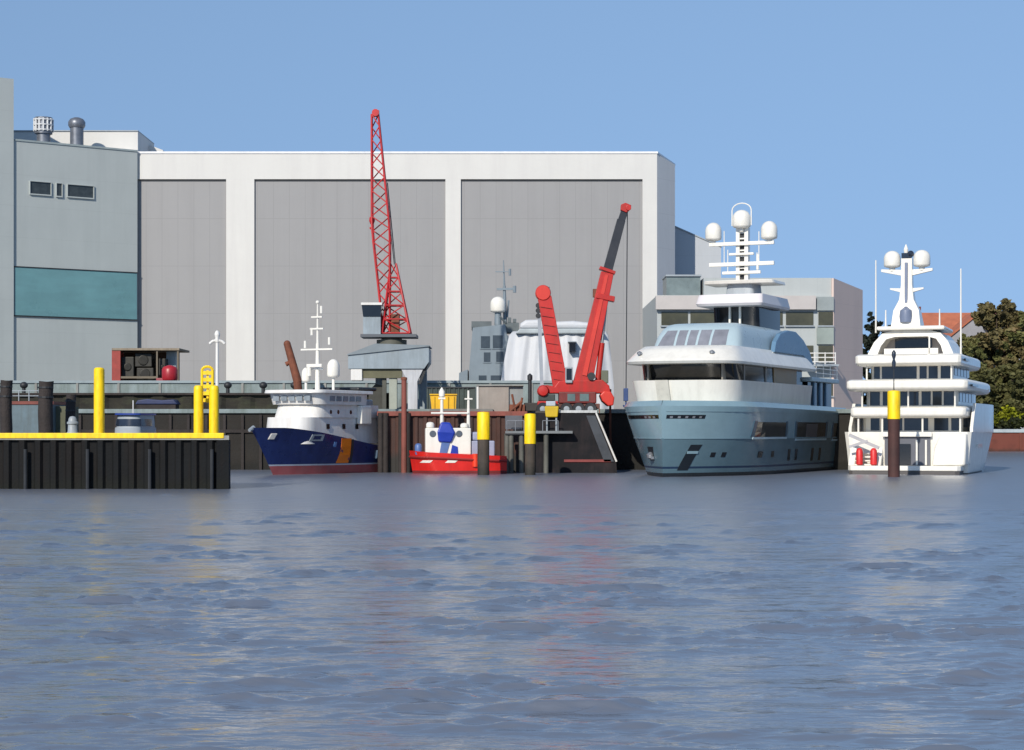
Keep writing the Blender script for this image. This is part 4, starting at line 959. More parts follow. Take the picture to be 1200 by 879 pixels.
b = MB(); b.pbox(665.8, 399.8, 675.7, 400.9, DW-.7, 1.6); b.build('opening_frame', m_grey, t)

# ================================================================== BLUE YACHT
th = R(24); ax = Vector((math.sin(th), math.cos(th))); rz = math.atan2(ax.y, ax.x)
t = thing('blue_yacht', 'large blue hulled motor yacht with white decks seen from its bow', 'yacht', (13.9, 178, 0), rz)
zdb = lambda u: 7.15 - .25*u
f_, us_, rows_ = hullgrid(46, 13.5, zdb, .5, [-.8, 0, .35, .75, .95, 1.2, 3.6], ub=(.34, .215), pw=(1.8, 2.5), nt_=7, stern=.06, rk=1.2, flare=.1)
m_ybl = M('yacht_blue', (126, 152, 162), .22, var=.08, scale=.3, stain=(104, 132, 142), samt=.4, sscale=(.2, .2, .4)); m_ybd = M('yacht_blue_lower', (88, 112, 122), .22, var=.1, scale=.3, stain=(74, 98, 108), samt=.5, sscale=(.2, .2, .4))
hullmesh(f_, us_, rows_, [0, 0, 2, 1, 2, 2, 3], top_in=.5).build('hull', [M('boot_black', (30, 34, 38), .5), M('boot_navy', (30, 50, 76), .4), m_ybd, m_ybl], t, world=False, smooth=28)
b = MB()
for sd_ in (-1, 1): hpatch(b, f_, .35, 44.5, 3.55, 3.66, sd_, .06, 60, m=1)
b.build('knuckle_rail', m_ybl, t, world=False, smooth=40, each=True)
b = MB()
for sd_ in (-1, 1): hpatch(b, f_, .3, 44.5, 6.1, 6.2, sd_, .05, 60, m=1)
b.build('bulwark_rail', m_ybl, t, world=False, smooth=40, each=True)
b = MB(); hpatch(b, f_, .35, 2.9, 5.45, 5.8, -1, .03, 16); hpatch(b, f_, .35, 5.6, 5.45, 5.8, 1, .03, 16); b.build('mooring_slot', m_glassd, t, world=False, each=True)
b = MB()
for i in range(5): hpatch(b, f_, .55+.48*i, .72+.48*i, 5.49, 5.68, -1, .07, 2)
for i in range(3): hpatch(b, f_, .7+.5*i, .9+.5*i, 5.49, 5.68, 1, .07, 2)
b.build('slot_fitting', m_steel, t, world=False, each=True)
for s0, s1, z0, z1 in ((9.4, 18.8, 3.6, 5.15), (23, 34.5, 3.4, 5.2), (38, 42.6, 3.3, 5.15)):
    b = MB(); hpatch(b, f_, s0, s1, z0+.12, z1, -1, .035, 8); wn = b.build('hull_window', m_glassd, t, world=False)
    b = MB(); hpatch(b, f_, s0-.3, s1+.3, z0-.1, z0+.1, -1, .13, 8, m=1); b.build('sill', M('sill_pale', (170, 190, 196), .4), wn, world=False)
    b = MB(); hpatch(b, f_, s0-.7, s0-.05, z0+.1, z1+.1, -1, .05, 2); hpatch(b, f_, s1+.05, s1+.7, z0+.1, z1+.1, -1, .05, 2); b.build('frame', M('frame_blue', (60, 88, 104), .3), wn, world=False, each=True)
    if s0 == 23:
        b = MB(); hpatch(b, f_, 26.5, 31, 3.6, 5.05, -1, .045, 4); b.build('curtain', M('curtain_grey', (84, 78, 80), .4), wn, world=False)
b = MB()
for s0, hgt in ((4.6, .45), (5.8, .45), (11.2, .6), (14.6, .6), (20.5, 1.15), (23.2, 1.15), (29.5, 1.35), (32.5, 1.35)): hpatch(b, f_, s0, s0+(.5 if s0 < 6 else .85), 2.15-hgt*.75, 2.15+hgt*.25, -1, .03, 2)
b.build('portlight', m_glassd, t, world=False, each=True)
b = MB(); hpatch(b, f_, 2.1, 3.1, .6, 3.0, -1, .04, 5, shear=.75); b.build('anchor_pocket', M('pocket_dark', (24, 30, 36), .4), t, world=False)
b = MB(); hpatch(b, f_, 2.3, 3.25, 2.15, 2.4, -1, .12, 3); b.build('anchor_lip', m_ybl, t, world=False)
b = MB(); hpatch(b, f_, 2.0, 3.2, 1.5, 2.8, 1, .04, 5, shear=-.3); b.build('anchor_pocket', M('pocket_dark', (24, 30, 36)), t, world=False)
b = MB(); x, hb = f_(s2u(f_, 2.5, 2.0), 2.0); b.lathe((x-.15, hb+.1, 1.95), [(.02, -.4), (.34, -.2), (.4, .1), (.1, .35)], 10); b.bar((x-.55, hb-.25, 1.75), (x+.35, hb+.3, 1.75), .25, .25); b.build('anchor', m_steel, t, world=False, smooth=40)
# bow deckhouse tiers
tier([(7.0, 5.4, 33, 5.25, 3.6), (9.15, 4.6, 33, 5.5, 3.8)], 3.0, 14).build('lower_front', m_hwhite, t, world=False, smooth=30)
b = MB(); b.loft([[(5.15, .9, 7.1), (5.15, 2.2, 7.1), (8, 2.3, 7.1), (8, .8, 7.1)], [(4.35, .9, 9.16), (4.4, 2.2, 9.16), (8, 2.3, 9.16), (8, .8, 9.16)]]); b.build('front_locker', M('cream_gelcoat', (205, 200, 188), .3), t, world=False)
tier([(9.15, 6.8, 31, 4.95, 3.2), (10.75, 6.2, 31, 4.9, 3.0)], 3.2, 14).build('window_band', m_glassd, t, world=False, smooth=30)
b = MB(); b.box(17.0, 17.5, -5.02, -4.8, 9.16, 10.72); b.box(9.8, 10.1, -5.0, -4.8, 9.16, 10.72)
for y in (3.6, -3.9):
    b.box(6.3, 7.6, y-.08, y+.08, 9.16, 10.72)
b.build('mullion', M('mullion_grey', (120, 116, 108), .4), t, world=False, each=True)
b = MB(); b.box(20.0, 28.5, -5.02, -4.8, 9.2, 10.7); b.build('tan_panel', M('tan_panel', (140, 116, 78), .4), t, world=False)
tier([(10.72, 3.6, 34, 5.7, 4.0), (10.95, 3.4, 34, 5.75, 4.0), (12.0, 4.9, 32, 5.2, 3.8), (12.5, 5.9, 31, 4.7, 3.6)], 3.0, 14).build('brow_roof', m_hwhite, t, world=False, smooth=30)
b = MB()
for y in (-3.4, 3.9): b.lathe((4.75, y, 11.75), [(.05, -.15), (.24, -.1), (.26, .1), (.05, .22)], 12)
b.build('searchlight', m_steel, t, world=False, smooth=40, each=True)
m_ylb = M('yacht_pale_blue', (168, 186, 192), .3, var=.05)
PH = [(12.5, 9.0, 30, 4.5, 2.2), (13.6, 9.8, 30, 4.35, 2.1), (14.35, 10.6, 30, 4.05, 2.0), (14.8, 11.4, 29, 3.7, 1.8), (14.95, 12.2, 28, 3.3, 1.6)]
o = tier(PH, 3.4, 12).build('pilot_house', m_ylb, t, world=False, smooth=35)
m_gw = M('grey_windscreen', (126, 128, 136), .12, var=.2)
def ph(y, z):
    for (z0, a0, _, w0, r0), (z1, a1, _, w1, r1) in zip(PH, PH[1:]):
        if z0 <= z <= z1:
            k = (z-z0)/(z1-z0); a_, w_, r_ = a0+(a1-a0)*k, w0+(w1-w0)*k, r0+(r1-r0)*k
            ca = min(1, abs(y)/w_); sa = (1-ca**3.4)**(1/3.4); return a_ + r_ - r_*sa
for y0, y1, t0, t1 in ((2.0, 3.75, 2.0, 3.1), (.85, 1.75, .85, 1.75), (-.25, .6, -.25, .6), (-1.6, -.5, -1.6, -.5), (-3.3, -1.85, -3.2, -1.85)):
    q = []; b = MB()
    lo = [(ph(y, 12.65)-.05, y, 12.65) for y in (y0, (y0+y1)/2, y1)]; md = [(ph(y, 13.5)-.05, y, 13.5) for y in (.55*y0+.45*t0, (y0+y1+t0+t1)/4, .5*y1+.5*t1)]; hi = [(ph(y, 14.2)-.05, y, 14.2) for y in (t0, (t0+t1)/2, t1)]
    rows3 = [lo, md, hi]; vo = b.grid(rows3); vi = b.grid([[(p[0]+.12, p[1], p[2]) for p in r] for r in rows3])
    ring = lambda v: v[0] + [r[-1] for r in v[1:-1]] + v[-1][::-1] + [r[0] for r in v[1:-1]][::-1]
    A1_, A2_ = ring(vo), ring(vi)
    for i in range(len(A1_)): b._f((A1_[i], A1_[(i+1) % len(A1_)], A2_[(i+1) % len(A2_)], A2_[i]))
    b.build('windscreen', m_gw, o, world=False)
for sgn in (-1, 1):
    b = MB(); outl = [(20, 12.3), (20.6, 13.4), (22.2, 14.3), (25, 14.75), (28, 14.75), (31, 14.0), (33.5, 12.9), (35, 11.6), (35, 10.9), (31, 12.3)]
    b.slab(outl, sgn*4.6, sgn*5.1) if sgn > 0 else b.slab(outl, -5.1, -4.6); b.build('wing_arch', M('arch_blue', (96, 130, 158), .3), t, world=False, bevel=.08)
tier([(14.9, 23.3, 31, 2.5, .6), (17.25, 23.0, 31, 2.5, .6)], 4, 6).build('sky_lounge', m_glassd, t, world=False, smooth=30)
b = MB()
for y in (-.65, .45): b.box(22.75, 23.1, y, y+.2, 14.96, 17.2)
b.build('lounge_post', m_hwhite, t, world=False, each=True)
tier([(17.2, 20.6, 31.0, 3.5, .8), (17.45, 20.4, 31, 3.6, .8), (18.4, 20.9, 30.5, 3.45, .8)], 4.5, 8).build('hardtop', M('hardtop_pale', (214, 208, 208), .4, var=.05), t, world=False, smooth=30)
tier([(18.4, 24.2, 27.5, 1.55, .5), (19.7, 24.4, 27.3, 1.45, .5)], 3, 6).build('mast_base', m_grey, t, world=False)
tier([(19.7, 23.6, 28.4, 3.85, .8), (20.05, 23.4, 28.4, 3.75, .8)], 3, 6).build('mast_platform', m_hwhite, t, world=False, bevel=.05)
msx = 25.6
mast = MB()
for y in (-.46, .46): mast.box(msx-.3, msx+.4, y-.2, y+.2, 18.4, 25.7)
mast.box(msx+.1, msx+.3, -.25, .25, 20.1, 25.6)
mast = mast.build('mast', m_hwhite, t, world=False)
b = MB(); b.box(msx-.05, msx+.09, -.24, .24, 20.3, 25.5)
b.build('ladder_recess', m_dark, mast, world=False)
b = MB()
for k in range(8): b.box(msx-.22, msx-.06, -.25, .25, 20.75+k*.62, 20.9+k*.62)
b.build('rung', m_hwhite, mast, world=False, each=True)
b = MB()
for z, hw_, r_ in ((24.0, 3.55, .2), (22.9, 1.35, .13), (21.85, 3.55, .21), (20.95, 2.1, .16)): b.bar((msx-.45, -hw_, z), (msx-.45, hw_, z), .3, r_*2)
b.build('crosstree', m_hwhite, mast, world=False, bevel=.06, each=True)
b = MB()
for y, z0, z1 in ((1.9, 21.8, 25.4), (-1.9, 22, 25.2), (1.5, 20.9, 23.4), (-1.7, 20.9, 23.0)): b.tube((msx-.45, y, z0), (msx-.45, y, z1), .05, n=6)
b.tube((msx-.45, -1.75, 21.2), (msx-.45, -1.75, 22.8), .14, n=8); b.build('whip_aerial', m_hwhite, mast, world=False, each=True)
for y, z, r in ((3.1, 24.4, .86), (-3.0, 24.3, .86), (0, 25.6, .96)):
    MB().tube((msx-.4, y, z-.35), (msx-.4, y, z+.1), .24).build('dome_post', m_hwhite, mast, world=False)
    radome((msx-.4, y, z), r, 1.95).build('radome', m_hwhite, t, world=False, smooth=50)
b = MB(); b.path([(msx-.4, 1.05, 25.9), (msx-.4, 1.05, 27.5)] + [(msx-.4, 1.05*math.cos(a), 27.5+.75*math.sin(a)) for a in [math.pi*k/8 for k in range(1, 9)]] + [(msx-.4, -1.05, 25.9)], .065, 6); b.build('mast_hoop', m_hwhite, mast, world=False)
# aft decks
b = MB(); b.box(33.02, 43.0, -5.0, 5.0, 7.0, 9.6); b.build('aft_saloon', m_glassd, t, world=False)
b = MB(); b.box(32.5, 44.2, -5.6, 5.6, 9.62, 10.1); b.build('aft_deck', m_ylb, t, world=False, bevel=.08)
b = MB()
for s_ in (35, 37.5, 40): b.box(s_, s_+.6, -5.2, -5.01, 7.05, 9.6)
b.build('aft_post', M('arch_blue', (96, 130, 158)), t, world=False, each=True)
b = MB()
for z in (10.6, 11.1, 11.6): b.tube((34.5, -5.4, z), (44, -5.4, z), .05, n=6)
for s_ in (35, 38, 41, 44): b.tube((s_, -5.4, 10.1), (s_, -5.4, 11.6), .05, n=6)
b.build('aft_rail', m_hwhite, t, world=False)

# ================================================================== WHITE YACHT (seen from astern)
psi = R(20); axw = Vector((math.sin(psi), math.cos(psi))); rzw = math.atan2(axw.y, axw.x)
# local frame: x runs from the stern (0) towards the bow, y to port (left in view)
t = thing('white_yacht', 'tall white motor yacht with stacked decks seen from its stern', 'yacht', (38.6, 188.5, 0), rzw)
def wfoot(s0, s1, w_, rb, e=2.6, n=8):         # rounded at the bow end, square with soft corners aft
    pts = [(s0, w_*.94), (s0+.35, w_)]
    for k in range(n+1):
        a = math.pi/2*k/n; ca, sa = abs(math.cos(a))**(2/e), abs(math.sin(a))**(2/e); pts.append((s1-rb+rb*sa, w_*ca))
    for k in range(n-1, -1, -1):
        a = math.pi/2*k/n; ca, sa = abs(math.cos(a))**(2/e), abs(math.sin(a))**(2/e); pts.append((s1-rb+rb*sa, -w_*ca))
    pts += [(s0+.35, -w_), (s0, -w_*.94)]
    return pts
def wt(levels, e=2.6): 
    mb = MB(); mb.loft([[(x, y, z) for x, y in wfoot(a, c, w_, r, e)] for z, a, c, w_, r in levels]); return mb
wt([(-.8, 2.6, 36, 5.7, 24), (.15, 2.6, 37.5, 5.85, 25), (.4, 2.6, 38, 5.9, 25), (2.2, 2.5, 39, 6.05, 22), (4.2, 2.4, 40, 6.28, 20)], 1.9).build('hull', m_hwhite, t, world=False, smooth=40)
wt([(-.6, 2.55, 37.0, 5.86, 25), (.12, 2.55, 37.6, 5.92, 25)], 1.7).build('boot_stripe', M('boot_black', (30, 34, 38)), t, world=False, smooth=40)
# high forward bulwark
for sgn in (-1, 1):
    b = MB(); inner, outer = [], []
    for i in range(13):
        s_ = 4.5 + (i*.6 if i < 5 else 2.4+(i-4)*4.0); k = max(0, (s_-20)/22); hw_ = (6.2 + .25*min(1, max(0, s_-6)/10))*(1-k**1.9)
        zt__ = 4.6 + 2.5*min(1, max(0, (s_-4.5)/2.4))
        outer.append((s_, sgn*hw_, zt__)); inner.append((s_, sgn*max(.05, hw_-.3), zt__))
    vb = [[(p[0], p[1], 4.15) for p in outer], outer, inner, [(p[0], p[1], 4.15) for p in inner]]
    b.loft([[vb[r][i] for r in range(4)] for i in range(13)]); b.build('side_bulwark', m_hwhite, t, world=False, smooth=30)
b = MB(); hp = [(8.2, 2.6), (12.8, 2.6), (12.4, 3.0), (8.6, 3.0)]
b.slab(hp, -6.25, -6.05); b.build('side_fender', m_hwhite, t, world=False)
b = MB(); b.box(14, 14.7, -6.3, -6.1, 5.1, 6.1); b.build('side_light', m_hwhite, t, world=False)
# stern
b = MB(); b.prism([(-.1, -5.2), (.3, -5.5), (2.7, -5.6), (2.7, 5.6), (.3, 5.5), (-.1, 5.2)], .35, .85); b.build('swim_platform', m_hwhite, t, world=False, bevel=.08)
b = MB(); b.prism([(-.12, -5.0), (.2, -5.4), (2.7, -5.5), (2.7, 5.5), (.2, 5.4), (-.12, 5.0)], -.4, .33); b.build('platform_underside', M('boot_grey', (84, 80, 78), .6), t, world=False)
b = MB(); b.loft([[(1.2, -5.8, .86), (1.0, -2.6, .86), (4, -2.6, .86), (4, -6.05, .86)], [(1.3, -5.85, 2.6), (1.4, -2.8, 2.6), (4, -2.8, 2.6), (4, -6.15, 2.6)], [(2.0, -5.8, 4.1), (2.2, -3.3, 4.1), (4, -3.3, 4.1), (4, -6.2, 4.1)]]); b.build('stern_quarter', m_hwhite, t, world=False, bevel=.2, smooth=40)
b = MB(); b.box(2.25, 2.55, -2.3, 2.2, .9, 3.7); b.build('garage_recess', M('recess_shade_grey', (92, 94, 102), .5), t, world=False)  # flat panel, darkened grey stands for the shade inside the garage
b = MB(); b.box(2.12, 2.24, -.4, 1.8, .95, 3.0); b.build('garage_door', m_glassd, t, world=False)
b = MB()
for y in (-1.0, -1.9): b.box(2.1, 2.24, y-.1, y+.1, .9, 3.4)
b.box(1.9, 2.2, -2.5, 2.4, 3.72, 4.2); b.build('transom_trim', m_hwhite, t, world=False, bevel=.04)
b = MB(); b.slab([(.9, .86), (1.7, .86), (4.2, 4.0), (3.4, 4.0)], 5.0, 5.6); b.slab([(.9, .86), (1.5, .86), (4.2, 4.0), (3.6, 4.0)], 2.4, 2.8)
b.build('stair_stringer', m_hwhite, t, world=False, each=True)
b = MB()
for k in range(8): b.box(1.1+k*.34, 1.6+k*.34, 2.8, 5.0, .87+k*.38, 1.0+k*.38)
b.build('stair_treads', m_hwhite, t, world=False)
b = MB(); b.bar((.6, 5.45, 3.9), (.6, 2.5, 2.6), .28, .3); b.bar((.5, 5.45, 2.7), (.5, 3.6, 3.3), .2, .25); b.build('gangway_rail', M('gangway_grey', (170, 168, 170), .4), t, world=False)
b = MB(); 
for y in (4.6, 3.2): b.lathe((.45, y-.2, .86), [(.15, 0), (.34, .12), (.34, 1.45), (.2, 1.7), (.03, 1.75)], 12)
b.build('red_fender', M('fender_red', (206, 44, 44), .45, var=.1), t, world=False, smooth=50, each=True)
# deck levels
def level(z0, z1, sa, sb, w_, rb, name='deck_overhang'): wt([(z0, sa+.5, sb, w_*.965, rb), (z0+.25, sa, sb, w_, rb), (z1-.2, sa, sb, w_, rb), (z1, sa+.45, sb-.2, w_*.955, rb)]).build(name, m_hwhite, t, world=False, smooth=30, bevel=.16)
def saloon(z0, z1, sa, sb, w_, rb, cols, name):
    o = wt([(z0, sa, sb, w_, rb), (z1, sa, sb, w_, rb)]).build(name, m_hwhite, t, world=False, smooth=30)
    b = MB()
    for y0, y1 in cols: b.box(sa-.06, sa+.2, y0, y1, z0+.15, z1-.1)
    b.build('aft_window', m_glassb, o, world=False, each=True)
    b = MB()
    for k in range(5): b.box(sa+1+k*2.6, sa+3.2+k*2.6, -w_-.05, -w_+.2, z0+.5, z1-.2); b.box(sa+1+k*2.6, sa+3.2+k*2.6, w_-.2, w_+.05, z0+.5, z1-.2)
    b.build('side_window', m_glassb, o, world=False, each=True)
saloon(4.2, 5.75, 6.0, 30, 5.0, 12, ((-4.7, -3.9), (-3.6, -2.2), (-1.6, .8), (1.0, 3.0), (3.3, 4.2)), 'main_saloon')
level(5.6, 6.75, 2.6, 33, 5.75, 12)
saloon(6.75, 8.4, 5.6, 29, 4.6, 10, ((-4.3, -3.2), (-3.0, -2.1), (-1.9, -1.0), (-.7, 2.9), (3.2, 4.2)), 'upper_saloon')
level(8.3, 9.45, 1.8, 31, 6.0, 11)
saloon(9.45, 11.0, 5.6, 25, 4.1, 9, ((-3.9, -2.9), (-2.6, -1.7), (-1.5, -.8), (-.5, 3.0), (3.2, 3.8)), 'bridge_deck_saloon')
level(10.85, 12.0, 2.6, 27, 5.25, 9)
b = MB()
for z in (4.25,): 
    for y in (-5.1, -1.4, 2.6, 5.0): b.tube((3.3, y, 4.2), (3.3, y, 5.7), .1)
for y in (-4.6, 0, 4.6): b.tube((3.2, y, 6.7), (3.2, y, 8.4), .09)
for y in (-4.2, 4.2): b.tube((3.6, y, 9.4), (3.6, y, 10.9), .09)
b.build('deck_stanchion', m_hwhite, t, world=False, each=True)
b = MB(); b.box(4, 9, -6.25, -6.02, 8.75, 8.95); b.box(5, 8, -5.45, -5.27, 11.35, 11.55); b.build('deck_slot', m_glassd, t, world=False, each=True)
# sun deck hood with arch opening
b = MB(); 
hood_o = [(-4.3, 12.0), (-3.7, 13.3), (-2.9, 14.2), (-1.8, 14.5), (1.8, 14.5), (2.9, 14.2), (3.7, 13.3), (4.3, 12.0)]
hood_i = [(-3.3, 12.0), (-3.0, 12.9), (-2.5, 13.6), (-1.6, 13.85), (1.6, 13.85), (2.5, 13.6), (3.0, 12.9), (3.3, 12.0)]
for i in range(7):
    q = [hood_o[i], hood_o[i+1], hood_i[i+1], hood_i[i]]
    b.loft([[(4.5 + .35*(z-12), y, z) for y, z in q], [(13, y, z) for y, z in q]])
b.build('hood', m_hwhite, t, world=False)
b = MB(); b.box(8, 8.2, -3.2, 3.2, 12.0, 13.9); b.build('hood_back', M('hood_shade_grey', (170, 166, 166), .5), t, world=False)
b = MB(); b.box(7.85, 7.99, -1.7, 2.0, 12.75, 13.8); b.build('hood_glass', m_glassd, t, world=False)
b = MB(); b.box(5.1, 5.3, -1.9, -1.75, 12.0, 13.9); b.box(5.1, 5.3, -2.7, 2.7, 12.0, 12.65); b.build('hood_rail', m_hwhite, t, world=False)
b = MB(); b.prism([(4.6, -3.4), (13, -3.2), (13, 3.2), (4.6, 3.4)], 14.5+.003, 14.9); b.build('hood_top', m_hwhite, t, world=False, bevel=.15)
# mast
mx_ = 7.5
MO = .75
b = MB(); b.loft([[(mx_-1, -1.5, 14.9), (mx_+2.2, -1.5, 14.9), (mx_+2.2, 1.5, 14.9), (mx_-1, 1.5, 14.9)], [(mx_-.7, -1.3, 16.6), (mx_+1.8, -1.2, 16.6), (mx_+1.8, 1.2, 16.6), (mx_-.7, 1.3, 16.6)], [(mx_-.5, -.75, 17.7), (mx_+1.3, -.7, 17.7), (mx_+1.3, .7, 17.7), (mx_-.5, .75, 17.7)], [(mx_-.4, -.58, 19.2), (mx_+.9, -.55, 19.2), (mx_+.9, .55, 19.2), (mx_-.4, .58, 19.2)], [(mx_-.3, -.55, 22.0), (mx_+.6, -.5, 22.0), (mx_+.6, .5, 22.0), (mx_-.3, .55, 22.0)]])
mast = b.build('mast', m_hwhite, t, world=False, bevel=.06)
b = MB(); b.box(mx_-.62, mx_-.3, -.14, .14, 17.4, 21.5); b.build('mast_stripe', M('mast_grey', (110, 120, 142), .4), mast, world=False)
b = MB(); b.lathe((mx_-.75, 0, 15.3), [(.05, 0), (.62, .1), (.68, .7), (.6, 1.3), (.1, 1.7)], 12); b.build('funnel_ring', M('mast_grey', (110, 120, 142)), mast, world=False, smooth=40)
b = MB()
for sgn in (-1, 1):
    b.loft([[(mx_-.2, sgn*.5, 20.2), (mx_+.4, sgn*.5, 20.2), (mx_+.4, sgn*.5, 20.8), (mx_-.2, sgn*.5, 20.8)], [(mx_-.2, sgn*2.6, 20.65), (mx_+.3, sgn*2.6, 20.65), (mx_+.3, sgn*2.6, 20.9), (mx_-.2, sgn*2.6, 20.9)]])
    b.loft([[(mx_-.2, sgn*.6, 18.5), (mx_+.4, sgn*.6, 18.5), (mx_+.4, sgn*.6, 18.9), (mx_-.2, sgn*.6, 18.9)], [(mx_-.2, sgn*1.7, 18.8), (mx_+.2, sgn*1.7, 18.8), (mx_+.2, sgn*1.7, 18.95), (mx_-.2, sgn*1.7, 18.95)]])
b.build('mast_wing', m_hwhite, mast, world=False, each=True)
for y in (-1.5, 1.5): radome((mx_, y, 21.05), .86, 1.75).build('radome', m_hwhite, t, world=False, smooth=50)
for y in (-1.5, 1.5): MB().tube((mx_, y, 20.7), (mx_, y, 21.15), .3).build('dome_post', m_hwhite, mast, world=False)
b = MB(); b.box(mx_-.4, mx_+.2, -.5, .5, 22.0, 22.5); b.ball((mx_-.2, -.4, 22.4), .35); b.build('camera_head', m_glassb, mast, world=False)
b = MB(); b.lathe((mx_, .1, 22.5), [(.2, 0), (.24, .4), (.05, .9)], 10); b.build('mast_light', m_hwhite, mast, world=False)
mast.location.y = MO
for o in list(t.children):
    if o.name.startswith('radome'): o.location.y = MO
for y, z0, z1 in ((3.6, 14.3, 21.7), (-4.9, 12.0, 20.6), (2.6, 14.8, 16.6), (-2.8, 14.8, 16.6)):
    b = MB(); b.tube((5.5, y, z0), (5.5, y, z1), .09, .06, 8); b.build('whip_aerial', m_hwhite, t, world=False)

# ================================================================== RIGHT BANK
t = thing('brick_quay_wall', 'low red brick river wall with pale coping at the right edge', 'wall', (90, 400, 0))
def brick():
    m = M('red_brick_wall', (112, 60, 48), .9, var=.3, scale=.5, stain=(70, 44, 38), samt=.5, sscale=(.5, .5, .5), tide=((48, 40, 34), 1.0))
    return m
b = MB(); b.box(62.4, 420, 399.5, 401, -2, pz(507, 400)); b.build('wall', brick(), t)
b = MB(); b.box(62.3, 420, 399.2, 401.2, pz(507, 400)+.004, pz(503, 400)); b.build('coping', M('pale_coping', (164, 174, 178), .8, var=.15), t, bevel=.05)
b = MB()
for i in range(45): b.box(66+i*8, 66.5+i*8, 399.3, 399.49, -2, pz(507, 400)-.02)
b.build('piers', brick(), t)
# houses
def house(name_lbl, x0, x1, yr, ye, D, dep, roofm, wallm, gable_px=None):
    th_ = thing('brick_house' if 'maroon' in name_lbl else 'house', name_lbl, 'house', (px((x0+x1)/2, D), D, BZ))
    xa, xb = px(x0, D), px(x1, D); zr_, ze = pz(yr, D), pz(ye, D)
    b = MB(); b.box(xa+.4, xb-.4, D+.4, D+dep-.4, BZ, ze); b.build('walls', wallm, th_)
    b = MB(); ym = D + dep/2
    for sgn in (-1, 1):
        e = D - .3 if sgn < 0 else D + dep + .3
        b.loft([[(xa-.4, ym, zr_), (xa-.4, e, ze-.1), (xa-.4, e, ze-.4), (xa-.4, ym, zr_-.35)], [(xb+.4, ym, zr_), (xb+.4, e, ze-.1), (xb+.4, e, ze-.4), (xb+.4, ym, zr_-.35)]])
    b.build('roof', roofm, th_)
    b = MB()
    for k in range(5):
        x = xa + (xb-xa)*(k+.5)/5; b.box(x-.7, x+.7, D+.33, D+.5, ze-3.4, ze-1.4)
    b.build('window', m_glassd, th_, each=True)
    b = MB(); b.box(xa+3, xa+4.2, ym-.6, ym+.6, zr_-1.0, zr_+1.4); b.build('chimney', brick(), th_)
    return th_, xa, xb, zr_, ze
m_tile = M('orange_roof_tiles', (176, 104, 76), .85, var=.15, scale=.5, stain=(140, 84, 66), samt=.5, sscale=(.3, .3, .6)); m_tile2 = M('maroon_roof_tiles', (120, 62, 64), .85, var=.15)
m_gab = M('grey_render_house', (150, 150, 156), .85, var=.08)
D = 440; th_, xa, xb, zr_, ze = house('house with orange tiled roof and grey gable behind the white yacht', 1066, 1146, 364, 392, D, 16, m_tile, m_gab)
b = MB(); xg0, xg1 = px(1103, D), px(1168, D); xc = px(1140, D)
b.loft([[(xg0, D-6, BZ), (xg1, D-6, BZ), (xg1, D-6, pz(396, D)), (xc, D-6, pz(370, D)), (xg0, D-6, pz(400, D))], [(xg0, D+8, BZ), (xg1, D+8, BZ), (xg1, D+8, pz(396, D)), (xc, D+8, pz(370, D)), (xg0, D+8, pz(400, D))]])
b.build('gable', m_gab, th_)
b = MB()
for a, c in (((xg0-.6, pz(401.5, D)), (xc, pz(369.5, D))), ((xc, pz(369.5, D)), (xg1+.6, pz(397.5, D)))):
    b.loft([[(a[0], D-6.4, a[1]), (c[0], D-6.4, c[1]), (c[0], D-6.4, c[1]+.5), (a[0], D-6.4, a[1]+.5)], [(a[0], D+8, a[1]), (c[0], D+8, c[1]), (c[0], D+8, c[1]+.5), (a[0], D+8, a[1]+.5)]])
b.build('gable_roof', m_tile, th_, each=True)
house('long low house with maroon roof behind the trees at the right edge', 1150, 1260, 364, 376, 480, 16, m_tile2, m_gab)

def leafcloud(blobs, n, size, seed):
    rng = random.Random(seed); mb = MB(); tot = sum(r**2 for *_, r in blobs)
    for (cx_, cy_, cz_, r) in blobs:
        for _ in range(int(n*r*r/tot)):
            while True:
                v = Vector((rng.uniform(-1, 1), rng.uniform(-1, 1), rng.uniform(-1, 1)))
                if .05 < v.length < 1: break
            v = v.normalized()*(rng.random()**.45)*rng.uniform(.75, 1.12)
            p = Vector((cx_, cy_, cz_)) + v*r; p.z = cz_ + v.z*r*.85
            a = Vector((rng.gauss(0, 1), rng.gauss(0, 1), rng.gauss(0, .6))).normalized(); b_ = a.cross(Vector((rng.gauss(0, 1), rng.gauss(0, 1), rng.gauss(0, 1)))).normalized()
            s_ = size*rng.uniform(.5, 1.3)
            vs = [mb.bm.verts.new(p + a*s_), mb.bm.verts.new(p + b_*s_*.6), mb.bm.verts.new(p - a*s_), mb.bm.verts.new(p - b_*s_*.6)]
            mb._f(vs)
    return mb
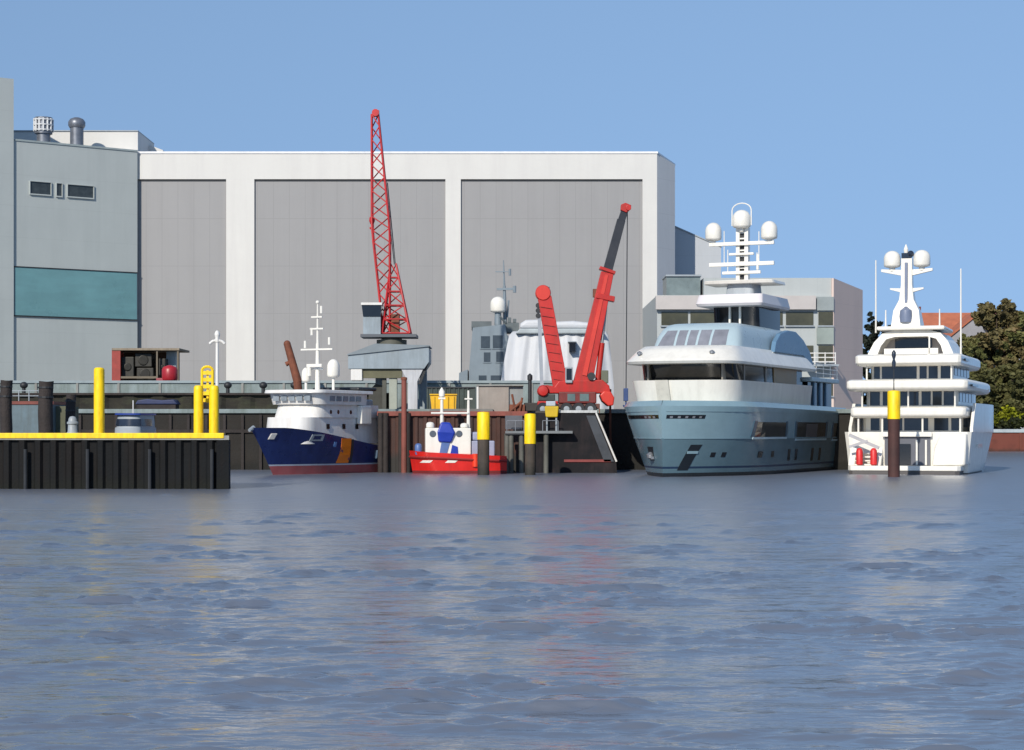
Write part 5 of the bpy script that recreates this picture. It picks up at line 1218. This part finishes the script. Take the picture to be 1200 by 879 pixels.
def tree(xc, ytop, D, wpx, label, cols, seed, name='leafy_tree', n=9000, base=None, lean=0):
    rng = random.Random(seed); base = BZ if base is None else base
    c = px(xc, D); H = pz(ytop, D) - base; Wd = wpx*D/S/2
    th_ = thing(name, label, 'tree', (c, D, base), group='trees on the far bank')
    b = MB(); b.tube((c, D, base-.3), (c+lean*.3, D, base+H*.35), .55, .42, 8); b.tube((c+lean*.3, D, base+H*.35), (c+lean, D, base+H*.85), .42, .1, 8)
    blobs = []
    for k in range(48):
        h = rng.uniform(.22, .97); prof = math.sin(math.pi*min(1, (h*.85+.12)))**.7
        a = rng.uniform(0, 2*math.pi); rr = Wd*prof*rng.uniform(.25, .85)
        br = Wd*rng.uniform(.2, .4)*(1.05-.45*h)
        blobs.append((c + lean*h + rr*math.cos(a), D + rr*math.sin(a), base + H*h - br*.4, br))
        if k < 9: b.tube((c+lean*.3, D, base+H*max(.15, h-.25)), (c + lean*h + rr*math.cos(a), D + rr*math.sin(a), base+H*h-br*.4), .2, .06, 6)
    for k in range(22):                       # twigs that break the outline
        a = rng.uniform(0, 2*math.pi); h = rng.uniform(.45, 1.0); prof = math.sin(math.pi*min(1, h*.85+.12))**.7; rr = Wd*prof*rng.uniform(.85, 1.12)
        blobs.append((c + lean*h + rr*math.cos(a), D + rr*math.sin(a), base + H*h*rng.uniform(.98, 1.03), Wd*rng.uniform(.07, .14)))
    b.build('trunk', M('bark', (70, 58, 46), .9, var=.3), th_)
    leafcloud(blobs, n*2, .6*D/430, seed).build('crown', foliage(label[:12].replace(' ', '_')+'_leaves', cols), th_)
olive = [(60, 66, 40), (84, 88, 50), (104, 104, 60), (120, 112, 72)]
brownish = [(72, 66, 46), (92, 84, 56), (106, 98, 62), (126, 104, 74)]
tree(1168, 349, 424, 96, 'tall olive brown tree left of the right edge beside the yacht', brownish, 3, n=14000)
tree(1208, 366, 420, 80, 'broad dark tree cut by the right edge of the view', olive, 5, n=10000)
tree(1136, 392, 416, 46, 'lower green tree just right of the white yacht', olive, 8, n=7000)
tree(1150, 430, 410, 60, 'small rounded olive tree in front of the tall one', [(60, 64, 40), (82, 82, 48), (102, 98, 58)], 12, n=6000)
tree(1186, 425, 409, 66, 'small bushy dark tree at the right above the brick wall', [(58, 62, 38), (80, 80, 46), (98, 94, 56)], 13, n=6000)
tree(1022, 366, 520, 40, 'dark distant tree between the office block and white yacht mast', [(26, 32, 30), (36, 44, 38), (50, 56, 46)], 21, n=6000)
tree(1046, 376, 520, 44, 'dark low distant tree behind the white yacht mast foot', [(26, 32, 30), (36, 44, 38), (50, 56, 46)], 22, n=5000)
def bush(x, y, D, r, label, cols, seed):
    rng = random.Random(seed); c = px(x, D)
    bl = [(c + rng.uniform(-r, r)*1.1, D + rng.uniform(-1, 1)*r*.6, BZ + rng.uniform(.3, .8)*(pz(y, D)-BZ), r*rng.uniform(.4, .65)) for _ in range(9)]
    th_ = thing('shrub', label, 'shrub', (c, D, BZ), group='shrubs along the brick wall')
    b = MB()
    for p in bl[:5]: b.tube((c, D, BZ-.1), p[:3], .09, .04, 5)
    b.build('stems', M('bark', (70, 58, 46)), th_)
    leafcloud(bl, 1500, .42, seed).build('leaves', foliage('shrub_'+str(cols[0][0])+'_'+str(cols[-1][0]), cols, .5), th_)
yg = [(70, 76, 16), (116, 120, 20), (150, 152, 30)]; dg = [(34, 38, 20), (52, 58, 26), (78, 80, 34)]
bush(1193, 474, 404, 2.8, 'bright yellow green shrub nearest the right edge', yg, 31)
bush(1178, 478, 404, 2.2, 'smaller yellow green shrub left of the brightest one', [(60, 66, 18), (100, 104, 22), (130, 130, 30)], 32)
bush(1164, 470, 404.5, 3.0, 'dark green shrub beside the white yacht bow', dg, 33)
bush(1186, 488, 402.8, 2.4, 'low dark shrub below the yellow green ones', [(30, 34, 20), (46, 52, 26), (66, 70, 34)], 34)
bush(1207, 480, 403.5, 3.0, 'dark shrub cut by the right edge', dg, 35)
